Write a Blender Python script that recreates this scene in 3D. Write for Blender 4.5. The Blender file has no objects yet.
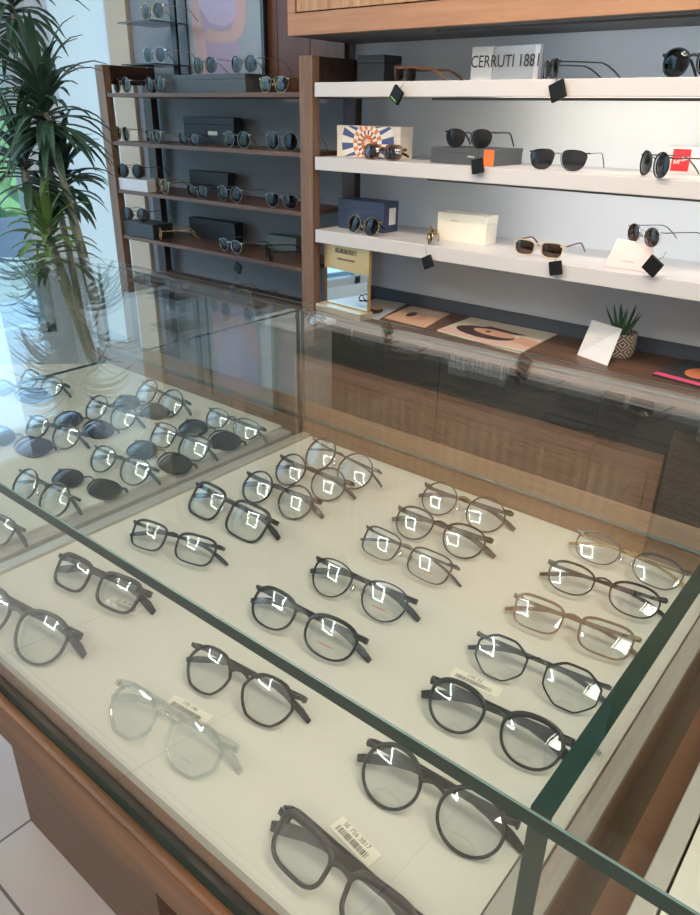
import bpy, math, random
import numpy as np
from mathutils import Vector, Matrix
random.seed(7)
C = bpy.context.scene.collection
sc = bpy.context.scene
PI = math.pi
R = math.radians

# ------------------------------------------------------------------ camera
YAW, PITCH, ROLL, FPX, CAMZ = R(-39.1366), R(25.518), R(0.981), 721.35, 1.30
fw = Vector((math.sin(YAW) * math.cos(PITCH), math.cos(YAW) * math.cos(PITCH), -math.sin(PITCH)))
rt0 = Vector((math.cos(YAW), -math.sin(YAW), 0))
up0 = rt0.cross(fw)
rt = rt0 * math.cos(ROLL) + up0 * math.sin(ROLL)
up = -rt0 * math.sin(ROLL) + up0 * math.cos(ROLL)
cd = bpy.data.cameras.new('camera')
cam = bpy.data.objects.new('camera', cd)
C.objects.link(cam)
m = Matrix.Identity(4)
for i in range(3):
    m[i][0], m[i][1], m[i][2] = rt[i], up[i], -fw[i]
m[2][3] = CAMZ
cam.matrix_world = m
cd.sensor_width = 36
cd.lens = FPX / 915 * 36
cd.clip_start = 0.02
sc.camera = cam


def ray(px, py):
    return rt * ((px - 350) / FPX) - up * ((py - 457.5) / FPX) + fw


def at(px, py, Y):
    "the point of the place on the plane y = Y that the photo shows at this pixel"
    r = ray(px, py)
    p = r * (Y / r.y)
    p.z += CAMZ
    return p


def az(px, py, z):
    r = ray(px, py)
    p = r * ((z - CAMZ) / r.z)
    p.z += CAMZ
    return p


# ------------------------------------------------------------------ world, lights, exposure
sc.view_settings.view_transform = 'Standard'
sc.view_settings.look = 'None'
sc.view_settings.gamma = 1
sc.view_settings.exposure = 0.28
sc.cycles.max_bounces = 10
sc.cycles.transparent_max_bounces = 40
sc.cycles.sample_clamp_indirect = 4
w = bpy.data.worlds.new('world')
sc.world = w
w.use_nodes = True
wn = w.node_tree.nodes
bg = wn['Background']
bg.inputs[0].default_value = (0.42, 0.68, 1.0, 1)
bg.inputs[1].default_value = 2.0


def area(name, loc, size, power, color, target=None, sizey=None):
    l = bpy.data.lights.new(name, 'AREA')
    l.energy = power
    l.color = color
    l.size = size
    if sizey:
        l.shape = 'RECTANGLE'
        l.size_y = sizey
    o = bpy.data.objects.new(name, l)
    C.objects.link(o)
    o.location = loc
    if target is not None:
        o.rotation_euler = (Vector(target) - Vector(loc)).to_track_quat('-Z', 'Y').to_euler()
    return o


# daylight coming in at the window (portal sized lamp just inside the pane, facing in)
area('window_daylight', (-3.42, 0.45, 1.35), 2.2, 14, (0.50, 0.75, 1.0), (0, 0.45, 1.1), 2.0)
# sun on the far side of the street
sl = bpy.data.lights.new('sun', 'SUN')
sl.energy = 2.2
sl.angle = R(1)
sl.color = (1.0, 0.96, 0.88)
so = bpy.data.objects.new('sun', sl)
C.objects.link(so)
so.rotation_euler = Vector((-1.0, 0.25, -0.75)).to_track_quat('-Z', 'Y').to_euler()


def spot(loc, target, power, color, ang=60, blend=0.7):
    l = bpy.data.lights.new('fill_spot', 'SPOT')
    l.energy = power
    l.color = color
    l.spot_size = R(ang)
    l.spot_blend = blend
    l.shadow_soft_size = 0.04
    o = bpy.data.objects.new('fill_spot', l)
    C.objects.link(o)
    o.location = loc
    o.rotation_euler = (Vector(target) - Vector(loc)).to_track_quat('-Z', 'Y').to_euler()
    return o


FILL_SPOTS = [((-1.15, 0.35, 2.60), (-1.15, 1.69, 1.75), 45, (1.0, 0.80, 0.62), 66, 'left'),
         ((-0.35, 0.45, 2.60), (-0.45, 1.69, 1.65), 52, (1.0, 0.76, 0.56), 66, 'right'),
         ((-0.20, -0.60, 2.60), (-0.35, 1.80, 1.18), 20, (1.0, 0.92, 0.84), 36, 'front')]
for a_ in FILL_SPOTS:  # added lamps, out of view, that brighten the wall cabinet and shelves
    spot(*a_[:5])
# warm ceiling panels; the rear one is an added fill lamp
area('ceiling_lamp_light', (0.5, 0.5, 2.66), 0.9, 20, (1.0, 0.84, 0.66), (0.5, 0.5, 0), 0.9)
area('rear_fill_light', (0.95, -1.2, 2.66), 0.9, 24, (1.0, 0.90, 0.78), (0.95, -1.2, 0), 0.9)

# ------------------------------------------------------------------ materials
MATS = {}


def mat(name, col, rough=0.5, metal=0.0, spec=0.5, emit=None, es=1.0, noise=0.0, nscale=20, coat=0.0, bump=0.0, trans=0.0, alpha=1.0):
    if name in MATS:
        return MATS[name]
    mt = bpy.data.materials.new(name)
    mt.use_nodes = True
    nt = mt.node_tree
    b = nt.nodes['Principled BSDF']
    b.inputs['Base Color'].default_value = (*col, 1)
    b.inputs['Roughness'].default_value = rough
    b.inputs['Metallic'].default_value = metal
    b.inputs['Specular IOR Level'].default_value = spec
    b.inputs['Coat Weight'].default_value = coat
    b.inputs['Transmission Weight'].default_value = trans
    b.inputs['Alpha'].default_value = alpha
    if emit:
        b.inputs['Emission Color'].default_value = (*emit, 1)
        b.inputs['Emission Strength'].default_value = es
    if noise or bump:
        tc = nt.nodes.new('ShaderNodeTexCoord')
        nz = nt.nodes.new('ShaderNodeTexNoise')
        nz.inputs['Scale'].default_value = nscale
        nz.inputs['Detail'].default_value = 5
        nt.links.new(tc.outputs['Object'], nz.inputs['Vector'])
        if noise:
            mx = nt.nodes.new('ShaderNodeMix')
            mx.data_type = 'RGBA'
            mx.inputs[6].default_value = (*[c * (1 - noise) for c in col], 1)
            mx.inputs[7].default_value = (*[min(1, c * (1 + noise)) for c in col], 1)
            nt.links.new(nz.outputs['Fac'], mx.inputs[0])
            nt.links.new(mx.outputs[2], b.inputs['Base Color'])
        if bump:
            bp = nt.nodes.new('ShaderNodeBump')
            bp.inputs['Strength'].default_value = bump
            bp.inputs['Distance'].default_value = 0.002
            nt.links.new(nz.outputs['Fac'], bp.inputs['Height'])
            nt.links.new(bp.outputs[0], b.inputs['Normal'])
    MATS[name] = mt
    return mt


def wood(name, dark, light, grain='Z', rough=0.42, stripes=0.0, spec=0.4):
    "veneer: noise stretched along the grain; stripes adds narrow reeds"
    if name in MATS:
        return MATS[name]
    mt = bpy.data.materials.new(name)
    mt.use_nodes = True
    nt = mt.node_tree
    b = nt.nodes['Principled BSDF']
    b.inputs['Roughness'].default_value = rough
    b.inputs['Specular IOR Level'].default_value = spec
    tc = nt.nodes.new('ShaderNodeTexCoord')
    mp = nt.nodes.new('ShaderNodeMapping')
    s = {'X': (1.5, 26, 26), 'Y': (26, 1.5, 26), 'Z': (26, 26, 1.5)}[grain]
    mp.inputs['Scale'].default_value = s
    nt.links.new(tc.outputs['Object'], mp.inputs['Vector'])
    nz = nt.nodes.new('ShaderNodeTexNoise')
    nz.inputs['Scale'].default_value = 2.2
    nz.inputs['Detail'].default_value = 7
    nz.inputs['Roughness'].default_value = 0.65
    nz.inputs['Distortion'].default_value = 0.6
    nt.links.new(mp.outputs[0], nz.inputs['Vector'])
    cr = nt.nodes.new('ShaderNodeValToRGB')
    cr.color_ramp.elements[0].position = 0.3
    cr.color_ramp.elements[0].color = (*dark, 1)
    cr.color_ramp.elements[1].position = 0.72
    cr.color_ramp.elements[1].color = (*light, 1)
    nt.links.new(nz.outputs['Fac'], cr.inputs[0])
    out = cr.outputs[0]
    if stripes:
        wv = nt.nodes.new('ShaderNodeTexWave')
        wv.wave_type = 'BANDS'
        wv.bands_direction = 'X'
        wv.inputs['Scale'].default_value = stripes
        wv.inputs['Distortion'].default_value = 0.7
        wv.inputs['Detail'].default_value = 2
        nt.links.new(tc.outputs['Object'], wv.inputs['Vector'])
        mx = nt.nodes.new('ShaderNodeMix')
        mx.data_type = 'RGBA'
        mx.blend_type = 'MULTIPLY'
        mx.inputs[0].default_value = 0.22
        nt.links.new(out, mx.inputs[6])
        nt.links.new(wv.outputs['Color'], mx.inputs[7])
        out = mx.outputs[2]
        bp = nt.nodes.new('ShaderNodeBump')
        bp.inputs['Strength'].default_value = 0.12
        bp.inputs['Distance'].default_value = 0.003
        nt.links.new(wv.outputs['Fac'], bp.inputs['Height'])
        nt.links.new(bp.outputs[0], b.inputs['Normal'])
    nt.links.new(out, b.inputs['Base Color'])
    MATS[name] = mt
    return mt


def clear(name, tint=(0.96, 0.985, 0.975), f0=0.045, gl=(1, 1, 1), rough=0.0, wavy=0.0):
    "clear sheet: straight-through transmission plus a mirror part that grows towards grazing"
    if name in MATS:
        return MATS[name]
    mt = bpy.data.materials.new(name)
    mt.use_nodes = True
    nt = mt.node_tree
    nt.nodes.remove(nt.nodes['Principled BSDF'])
    out = nt.nodes['Material Output']
    tr = nt.nodes.new('ShaderNodeBsdfTransparent')
    tr.inputs[0].default_value = (*tint, 1)
    g = nt.nodes.new('ShaderNodeBsdfGlossy')
    g.inputs['Color'].default_value = (*gl, 1)
    g.inputs['Roughness'].default_value = rough
    lw = nt.nodes.new('ShaderNodeLayerWeight')
    lw.inputs[0].default_value = 0.5
    pw = nt.nodes.new('ShaderNodeMath')
    pw.operation = 'POWER'
    pw.inputs[1].default_value = 5
    ml = nt.nodes.new('ShaderNodeMath')
    ml.operation = 'MULTIPLY_ADD'
    ml.inputs[1].default_value = 1 - f0
    ml.inputs[2].default_value = f0
    mx = nt.nodes.new('ShaderNodeMixShader')
    nt.links.new(lw.outputs['Facing'], pw.inputs[0])
    nt.links.new(pw.outputs[0], ml.inputs[0])
    nt.links.new(ml.outputs[0], mx.inputs[0])
    nt.links.new(tr.outputs[0], mx.inputs[1])
    nt.links.new(g.outputs[0], mx.inputs[2])
    nt.links.new(mx.outputs[0], out.inputs[0])
    if wavy:
        tc = nt.nodes.new('ShaderNodeTexCoord')
        nz = nt.nodes.new('ShaderNodeTexNoise')
        nz.inputs['Scale'].default_value = 9
        nt.links.new(tc.outputs['Object'], nz.inputs['Vector'])
        bp = nt.nodes.new('ShaderNodeBump')
        bp.inputs['Strength'].default_value = 1
        bp.inputs['Distance'].default_value = wavy
        nt.links.new(nz.outputs['Fac'], bp.inputs['Height'])
        nt.links.new(bp.outputs[0], g.inputs['Normal'])
    MATS[name] = mt
    return mt


GLASS = clear('case_glass', (0.965, 0.985, 0.975), 0.03)
EDGE = mat('green_glass_edge', (0.004, 0.028, 0.022), 0.15, 0, 0.5, coat=0.3)
EDGH = mat('ground_glass_chamfer', (0.11, 0.18, 0.165), 0.3)
EDGB = mat('grey_back_edge', (0.20, 0.25, 0.24), 0.3)
EDGE2 = mat('pale_glass_edge', (0.10, 0.15, 0.14), 0.2, 0, 0.6)
LENS = clear('demo_lens', (0.97, 0.98, 0.98), 0.075, (0.9, 0.95, 1.0))
SUN_D = clear('dark_sun_lens', (0.06, 0.06, 0.07), 0.035)
SUN_G = clear('grey_sun_lens', (0.16, 0.17, 0.19), 0.045)
SUN_B = clear('brown_sun_lens', (0.22, 0.13, 0.08), 0.07)
SUN_BL = clear('blue_sun_lens', (0.12, 0.20, 0.45), 0.10)
W_RED = wood('walnut_rim', (0.060, 0.026, 0.011), (0.19, 0.085, 0.034), 'X', 0.45)
W_BASE = wood('base_laminate', (0.095, 0.052, 0.034), (0.15, 0.085, 0.055), 'X', 0.45)
W_SHELF = wood('shelf_walnut', (0.07, 0.036, 0.024), (0.16, 0.085, 0.055), 'X', 0.42)
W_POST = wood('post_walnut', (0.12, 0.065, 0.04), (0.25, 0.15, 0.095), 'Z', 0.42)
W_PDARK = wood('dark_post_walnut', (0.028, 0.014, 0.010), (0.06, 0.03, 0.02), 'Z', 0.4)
W_DOOR = wood('reeded_veneer', (0.33, 0.18, 0.095), (0.60, 0.385, 0.22), 'Z', 0.42, 9)
W_FRAME = wood('door_frame_veneer', (0.30, 0.155, 0.09), (0.42, 0.235, 0.14), 'X', 0.4)
W_DESK = wood('desk_walnut', (0.085, 0.045, 0.03), (0.17, 0.095, 0.06), 'X', 0.42)
W_PANEL = wood('dark_wall_panelling', (0.075, 0.030, 0.018), (0.14, 0.058, 0.034), 'Z', 0.4)
WHITE = mat('white_lacquer', (0.60, 0.60, 0.62), 0.35)
WALLW = mat('daylight_tinted_plaster', (0.64, 0.69, 0.75), 0.85, noise=0.03, nscale=6)  # blue cast of the daylight is put into the plaster colour
BEIGE = mat('beige_column_paint', (0.52, 0.44, 0.34), 0.8)
SLATE = mat('slate_back_panel', (0.20, 0.215, 0.235), 0.6, noise=0.06, nscale=4)
PAD = mat('cream_leatherette', (0.54, 0.53, 0.485), 0.55, noise=0.03, nscale=60, bump=0.12)
PADR = mat('pad_return', (0.46, 0.43, 0.38), 0.6)
ALU = mat('brushed_aluminium', (0.55, 0.54, 0.50), 0.35, 0.6)
MAUVE = mat('taupe_runner', (0.36, 0.32, 0.31), 0.45)
BLACK = mat('black_acetate', (0.012, 0.012, 0.013), 0.22, 0, 0.5)
CHAR = mat('charcoal_acetate', (0.014, 0.015, 0.016), 0.38)
GUN = mat('gunmetal', (0.10, 0.10, 0.105), 0.3, 0.8)
SILV = mat('silver_metal', (0.62, 0.61, 0.58), 0.2, 1.0)
GOLD = mat('gold_metal', (0.62, 0.44, 0.20), 0.22, 1.0)
OLIVE = mat('olive_black_acetate', (0.022, 0.019, 0.012), 0.3)
BROWNC = mat('smoky_brown_crystal', (0.17, 0.115, 0.075), 0.2)
TORT = mat('tortoise_acetate', (0.10, 0.045, 0.02), 0.25, noise=0.7, nscale=120)
NAVY = mat('navy_acetate', (0.02, 0.03, 0.07), 0.3)
SLATEB = mat('blue_grey_acetate', (0.022, 0.030, 0.040), 0.3)
CHAMP = mat('champagne_acetate', (0.55, 0.47, 0.33), 0.25)
CLEARF = clear('crystal_acetate', (0.84, 0.865, 0.86), 0.15, (1, 1, 1), 0.04)
WPRINT = mat('white_print', (0.85, 0.85, 0.82), 0.6)
RPRINT = mat('red_print', (0.55, 0.04, 0.03), 0.6)
DPRINT = mat('dark_print', (0.03, 0.03, 0.035), 0.6)
BBOX = mat('black_card', (0.018, 0.022, 0.027), 0.5)
GBOX = mat('charcoal_card', (0.06, 0.07, 0.078), 0.5)


# ------------------------------------------------------------------ mesh helpers
class MB:
    def __init__(s):
        s.v, s.f, s.m = [], [], []

    def add(s, vs, fs, mi=0):
        o = len(s.v)
        s.v += [tuple(v) for v in vs]
        s.f += [tuple(i + o for i in f) for f in fs]
        s.m += [mi] * len(fs)
        return s

    def box(s, x0, x1, y0, y1, z0, z1, mi=0):
        vs = [(x, y, z) for z in (z0, z1) for y in (y0, y1) for x in (x0, x1)]
        return s.add(vs, [(0, 2, 3, 1), (4, 5, 7, 6), (0, 1, 5, 4), (2, 6, 7, 3), (0, 4, 6, 2), (1, 3, 7, 5)], mi)

    def prism(s, poly, z0, z1, mi=0, side=None):
        n = len(poly)
        vs = [(x, y, z0) for x, y in poly] + [(x, y, z1) for x, y in poly]
        s.add(vs, [tuple(range(n))[::-1], tuple(range(n, 2 * n))], mi)
        return s.add(vs, [(i, (i + 1) % n, n + (i + 1) % n, n + i) for i in range(n)], mi if side is None else side)

    def hexa(s, p, mi=0):
        return s.add(p, [(0, 3, 2, 1), (4, 5, 6, 7), (0, 1, 5, 4), (1, 2, 6, 5), (2, 3, 7, 6), (3, 0, 4, 7)], mi)

    def sweep(s, path, sec, upv=(0, 0, 1), mi=0, scale=None):
        "sec: list of (side, up) offsets"
        path = [Vector(p) for p in path]
        n, k = len(path), len(sec)
        vs = []
        U = Vector(upv)
        for i, p in enumerate(path):
            t = (path[min(i + 1, n - 1)] - path[max(i - 1, 0)]).normalized()
            sd = t.cross(U)
            if sd.length < 1e-6:
                sd = Vector((1, 0, 0))
            sd.normalize()
            u = sd.cross(t).normalized()
            q = scale[i] if scale else 1
            for a, b in sec:
                vs.append(p + sd * a * q + u * b * q)
        fs = []
        for i in range(n - 1):
            for j in range(k):
                fs.append((i * k + j, i * k + (j + 1) % k, (i + 1) * k + (j + 1) % k, (i + 1) * k + j))
        fs.append(tuple(range(k))[::-1])
        fs.append(tuple((n - 1) * k + j for j in range(k)))
        return s.add(vs, fs, mi)

    def tube(s, path, r, n=8, mi=0, scale=None):
        return s.sweep(path, [(math.cos(2 * PI * j / n) * r, math.sin(2 * PI * j / n) * r) for j in range(n)], (0.01, 0.02, 1), mi, scale)

    def lathe(s, prof, n=24, c=(0, 0, 0), mi=0):
        vs = [(c[0] + r * math.cos(2 * PI * j / n), c[1] + r * math.sin(2 * PI * j / n), c[2] + z) for r, z in prof for j in range(n)]
        fs = [(i * n + j, i * n + (j + 1) % n, (i + 1) * n + (j + 1) % n, (i + 1) * n + j) for i in range(len(prof) - 1) for j in range(n)]
        fs.append(tuple(range(n))[::-1])
        fs.append(tuple((len(prof) - 1) * n + j for j in range(n)))
        return s.add(vs, fs, mi)

    def build(s, name, mats, parent=None, smooth=False, bevel=0.0):
        me = bpy.data.meshes.new(name)
        me.from_pydata(s.v, [], s.f)
        if not isinstance(mats, (list, tuple)):
            mats = [mats]
        for q in mats:
            me.materials.append(q)
        me.polygons.foreach_set('material_index', s.m)
        if smooth:
            me.polygons.foreach_set('use_smooth', [True] * len(s.f))
            try:
                me.set_sharp_from_angle(angle=R(40))
            except Exception:
                pass
        me.update()
        o = bpy.data.objects.new(name, me)
        C.objects.link(o)
        if parent:
            o.parent = parent
        if bevel:
            b = o.modifiers.new('bevel', 'BEVEL')
            b.width = bevel
            b.segments = 2
            b.limit_method = 'ANGLE'
        return o


def tag(o, label=None, cat=None, group=None, kind=None):
    if label: o['label'] = label
    if cat: o['category'] = cat
    if group: o['group'] = group
    if kind: o['kind'] = kind
    return o


def empty(name, loc=(0, 0, 0), rz=0.0):
    o = bpy.data.objects.new(name, None)
    C.objects.link(o)
    o.location = loc
    o.rotation_euler = (0, 0, rz)
    o.empty_display_size = 0.05
    return o


def struct(name, mb, mats, bevel=0.0):
    return tag(mb.build(name, mats, bevel=bevel), kind='structure')


def text(body, size, material, parent, loc, rot, name='lettering', depth=0.0004, align='CENTER', sx=1.0, shear=0.0):
    cu = bpy.data.curves.new(name, 'FONT')
    cu.body = body
    cu.size = size
    cu.extrude = depth
    cu.align_x = align
    cu.align_y = 'CENTER'
    cu.shear = shear
    cu.resolution_u = 3
    t = bpy.data.objects.new('t', cu)
    C.objects.link(t)
    bpy.context.view_layer.update()
    dg = bpy.context.evaluated_depsgraph_get()
    me = bpy.data.meshes.new_from_object(t.evaluated_get(dg))
    bpy.data.objects.remove(t)
    me.materials.clear()
    me.materials.append(material)
    o = bpy.data.objects.new(name, me)
    C.objects.link(o)
    o.parent = parent
    o.location = loc
    o.rotation_euler = rot
    o.scale = (sx, 1, 1)
    return o


# ------------------------------------------------------------------ room
XL, XR, YB, YF, CEIL = -3.5, 1.6, 1.96, -2.4, 2.7

# floor: large pale tiles with dark joints
fm = bpy.data.materials.new('porcelain_tiles')
fm.use_nodes = True
nt = fm.node_tree
b = nt.nodes['Principled BSDF']
tc = nt.nodes.new('ShaderNodeTexCoord')
mp = nt.nodes.new('ShaderNodeMapping')
mp.inputs['Location'].default_value = (1.12, -0.265, 0)
br = nt.nodes.new('ShaderNodeTexBrick')
br.offset = 0
br.inputs['Scale'].default_value = 1
br.inputs['Mortar Size'].default_value = 0.0028
br.inputs['Brick Width'].default_value = 0.6
br.inputs['Row Height'].default_value = 0.6
br.inputs['Color1'].default_value = (0.53, 0.46, 0.42, 1)
br.inputs['Color2'].default_value = (0.51, 0.45, 0.41, 1)
br.inputs['Mortar'].default_value = (0.12, 0.10, 0.09, 1)
nz = nt.nodes.new('ShaderNodeTexNoise')
nz.inputs['Scale'].default_value = 5
nz.inputs['Detail'].default_value = 6
mx = nt.nodes.new('ShaderNodeMix')
mx.data_type = 'RGBA'
mx.blend_type = 'MULTIPLY'
mx.inputs[0].default_value = 0.25
nt.links.new(tc.outputs['Object'], mp.inputs['Vector'])
nt.links.new(mp.outputs[0], br.inputs['Vector'])
nt.links.new(tc.outputs['Object'], nz.inputs['Vector'])
nt.links.new(br.outputs['Color'], mx.inputs[6])
nt.links.new(nz.outputs['Color'], mx.inputs[7])
nt.links.new(mx.outputs[2], b.inputs['Base Color'])
b.inputs['Roughness'].default_value = 0.35
struct('floor', MB().box(XL, XR, YF, YB, -0.05, 0), fm)
CEILM = mat('ceiling_paint', (0.74, 0.73, 0.70), 0.9)
struct('ceiling', MB().box(XL, XR, YF, YB, CEIL, CEIL + 0.05), CEILM)
BX0, BX1 = -3.42, -2.90
struct('wall_back', MB().box(XL, BX0, YB, YB + 0.1, 0, CEIL).box(BX1, XR, YB, YB + 0.1, 0, CEIL).box(BX0, BX1, YB, YB + 0.1, 0, 0.25).box(BX0, BX1, YB, YB + 0.1, 2.5, CEIL), WALLW)
w2 = empty('window_2', ((BX0 + BX1) / 2, YB + 0.05, 0.25))
tag(w2, kind='structure')
fz = bpy.data.materials.new('frosted_pane')
fz.use_nodes = True
nt = fz.node_tree
nt.nodes.remove(nt.nodes['Principled BSDF'])
a1, a2, a3 = nt.nodes.new('ShaderNodeBsdfTranslucent'), nt.nodes.new('ShaderNodeBsdfDiffuse'), nt.nodes.new('ShaderNodeMixShader')
a1.inputs[0].default_value = (0.82, 0.78, 0.71, 1)
a2.inputs[0].default_value = (0.8, 0.84, 0.85, 1)
a3.inputs[0].default_value = 0.25
nt.links.new(a1.outputs[0], a3.inputs[1])
nt.links.new(a2.outputs[0], a3.inputs[2])
nt.links.new(a3.outputs[0], nt.nodes['Material Output'].inputs[0])
hb = (BX1 - BX0) / 2
MB().box(-hb, hb, 0.0, 0.004, 0.02, 2.23).build('window_pane', fz, w2)
MB().box(-hb, -hb + .02, -0.02, 0.02, 0, 2.25).box(hb - .02, hb, -0.02, 0.02, 0, 2.25).box(-hb, hb, -0.02, 0.02, 0, .02).box(-hb, hb, -0.02, 0.02, 2.23, 2.25).build('window_frame', WALLW, w2)
struct('wall_right', MB().box(XR, XR + 0.1, YF, YB, 0, CEIL), WALLW)
struct('wall_front', MB().box(XL, XR, YF - 0.1, YF, 0, CEIL), mat('warm_plaster', (0.55, 0.50, 0.44), 0.9))
# left wall with the shop window
WY0, WY1, WZ0, WZ1 = -1.1, 1.88, 0.25, 2.35
lw_ = MB().box(XL - 0.1, XL, YF, WY0, 0, CEIL).box(XL - 0.1, XL, WY1, YB, 0, CEIL)
lw_.box(XL - 0.1, XL, WY0, WY1, 0, WZ0).box(XL - 0.1, XL, WY0, WY1, WZ1, CEIL)
struct('wall_left', lw_, WALLW)
win = empty('window_1', (XL - 0.05, (WY0 + WY1) / 2, WZ0))
tag(win, kind='structure')
hw = (WY1 - WY0) / 2
hz = WZ1 - WZ0
fr = MB()
for y0, y1 in ((-hw, -hw + 0.05), (hw - 0.05, hw), (-0.47, -0.42)):
    fr.box(-0.03, 0.03, y0, y1, 0, hz)
fr.box(-0.03, 0.03, -hw, hw, 0, 0.05).box(-0.03, 0.03, -hw, hw, hz - 0.05, hz)
fr.build('window_frame', mat('window_aluminium', (0.55, 0.57, 0.6), 0.4, 0.5), win)
MB().box(-0.004, 0.004, -hw + 0.05, hw - 0.05, 0.05, hz - 0.05).build('window_pane', clear('window_glass', (0.93, 0.97, 0.96), 0.04), win)
# slate panel behind the walnut rack, column, dark panelling
struct('trim_1', MB().box(-2.70, -1.60, YB - 0.02, YB - 0.001, 0, CEIL), SLATE)
struct('trim_2', MB().box(-2.84, -2.705, YB - 0.035, YB - 0.001, 0, CEIL), BEIGE)
pn = MB()
for k in range(3):
    pn.box(-2.03 + k * 0.142, -2.03 + k * 0.142 + 0.139, YB - 0.045, YB - 0.021, 1.36, CEIL)
struct('trim_3', pn, W_PANEL)

# outside: pavement, hedge, pale facade
gm = MB().box(-16, XL - 0.1, -9, 12, -0.3, -0.12)
tag(MB().box(-6.6, -6.4, -6, 9, -0.12, 0.42).build('low_wall', mat('slate_low_wall', (0.10, 0.14, 0.20), 0.8)), 'low slate wall in front of the green hedge outside the window', 'wall')
tag(gm.build('pavement', mat('grey_pavement', (0.10, 0.125, 0.16), 0.8, noise=0.1, nscale=3)), kind='structure')
hd = MB()
for k in range(900):
    x = -7.2 + random.uniform(-0.35, 0.35)
    y = random.uniform(-3, 6.5)
    z = random.uniform(-0.1, 1.9) + 0.25 * math.sin(y * 3)
    a = random.uniform(0, PI)
    d = Vector((math.cos(a), math.sin(a), random.uniform(-.6, .6))) * 0.16
    e = Vector((-math.sin(a) * .4, math.cos(a) * .4, 0.8)) * 0.12
    c = Vector((x, y, z))
    hd.add([c - d, c - e, c + d, c + e], [(0, 1, 2, 3)])
hd.box(-7.4, -7.0, -3, 6.5, -0.12, 1.9)
tag(hd.build('hedge', mat('hedge_green', (0.16, 0.33, 0.12), 0.7, noise=0.35, nscale=4)), 'green hedge across the street outside the window', 'hedge')
tag(MB().box(-12.2, -12, -6, 14, -0.12, 3.7).build('street_facade', mat('pale_facade', (0.62, 0.74, 0.68), 0.9)),
    'pale blurred facade behind the green hedge outside the window', 'building')

# bodies for the ceiling lamps; rear panel and spotlights are added fill
cl = empty('ceiling_light', (0.5, 0.5, CEIL))
tag(cl, 'square warm ceiling panel light above the display case', 'ceiling light')
MB().box(-.48, .48, -.48, .48, -0.025, 0).build('lamp_housing', WHITE, cl)
MB().box(-.45, .45, -.45, .45, -0.03, -0.0255).build('diffuser', mat('warm_diffuser', (0.9, 0.85, 0.75), 0.5, emit=(1, 0.86, 0.68), es=2.5), cl)
c2_ = empty('ceiling_light', (0.95, -1.2, CEIL))  # invented fitting around the rear fill lamp
tag(c2_, 'added unseen fill panel on the ceiling behind the customer near the right wall', 'ceiling light')
MB().box(-.48, .48, -.48, .48, -0.025, 0).build('lamp_housing', WHITE, c2_)
MB().box(-.45, .45, -.45, .45, -0.03, -0.0255).build('diffuser', MATS['warm_diffuser'], c2_)
LX, LY, LS = -1.95, -1.20, 0.55
cf = empty('frame_light', (LX, LY, CEIL))
tag(cf, 'open square frame light hung from the ceiling behind the customer', 'ceiling light')
fb = MB()
t_ = 0.035
for x0, x1, y0, y1 in ((-LS, LS, -LS, -LS + t_), (-LS, LS, LS - t_, LS), (-LS, -LS + t_, -LS, LS), (LS - t_, LS, -LS, LS)):
    fb.box(x0, x1, y0, y1, -0.14, -0.10)
fb.build('light_bar', mat('cool_led', (0.9, 0.9, 0.9), 0.5, emit=(1, 0.97, 0.90), es=26), cf)
for x in (-LS + .02, LS - .02):
    MB().tube([(x, 0, -0.10), (x, 0, 0)], 0.004).build('hanger_rod', SILV, cf)

for (lx, ly, lz), tg, _, _, _, nm in FILL_SPOTS:
    sp_ = empty('added_spotlight', (lx, ly, CEIL))
    tag(sp_, {'left': 'added unseen spotlight brightening the left of the wall cabinet', 'right': 'added unseen spotlight brightening the right of the wall cabinet',
              'front': 'added unseen spotlight brightening the white shelves'}[nm], 'spotlight', 'added fill spotlights')
    MB().lathe([(.03, -.012), (.035, 0)], 20).build('mount', WHITE, sp_)
    d_ = (Vector(tg) - Vector((lx, ly, lz))).normalized()
    c_ = Vector((0, 0, -.10))
    MB().tube([c_ - d_ * .075, c_ - d_ * .015], .03, 20).build('lamp_head', WHITE, sp_, smooth=True)
    MB().tube([Vector((0, 0, -.012)), c_ - d_ * .06], .005, 8).build('arm', WHITE, sp_)

# ------------------------------------------------------------------ upper wall cabinet
YS = 1.69
cab = empty('wall_cabinet', (-1.0, YS, 1.49))
tag(cab, 'wall cabinet with reeded walnut doors mounted above the white shelves', 'cabinet')
X0, X1 = -0.605, 0.60
MB().box(X0, X1, 0.0, 0.265, 0, 0.70).build('carcass', mat('cabinet_underside', (0.13, 0.13, 0.135), 0.6), cab)
cfm = MB().box(X0, X1, -0.022, -0.0005, 0, 0.052).box(X0, X0 + 0.028, -0.022, -0.0005, 0.0525, 0.70)
cfm.box(X1 - 0.028, X1, -0.022, -0.0005, 0.0525, 0.70)
cfm.build('face_frame', W_FRAME, cab)
dx = (X1 - X0 - 0.056)
for k in range(1):
    a = X0 + 0.028 + k * dx
    d = MB().box(a + 0.003, a + dx - 0.003, -0.018, -0.001, 0.056, 0.70)
    d.build('door', W_DOOR, cab)
# dark end panelling right of the cabinet
struct('trim_4', MB().box(-0.39, -0.05, YB - 0.30, YB - 0.28, 1.42, CEIL), mat('dark_brown_panel', (0.07, 0.05, 0.04), 0.5))

# ------------------------------------------------------------------ white shelves
SHZ = [(1.340, 1.376), (1.148, 1.184), (0.942, 0.980)]
for i, (z0, z1) in enumerate(SHZ):
    s = MB().box(-1.527, 0.2, YS, YB - 0.001, z0, z1).build('wall_shelf', WHITE, bevel=0.0015)
    tag(s, ['topmost long white shelf under the wall cabinet, carrying the silver lettered sign',
            'middle long white shelf carrying the sunburst box and three sunglasses',
            'lowest long white shelf directly above the walnut back desk'][i], 'shelf', 'white wall shelves')
S1, S2, S3 = SHZ[0][1], SHZ[1][1], SHZ[2][1]
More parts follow.
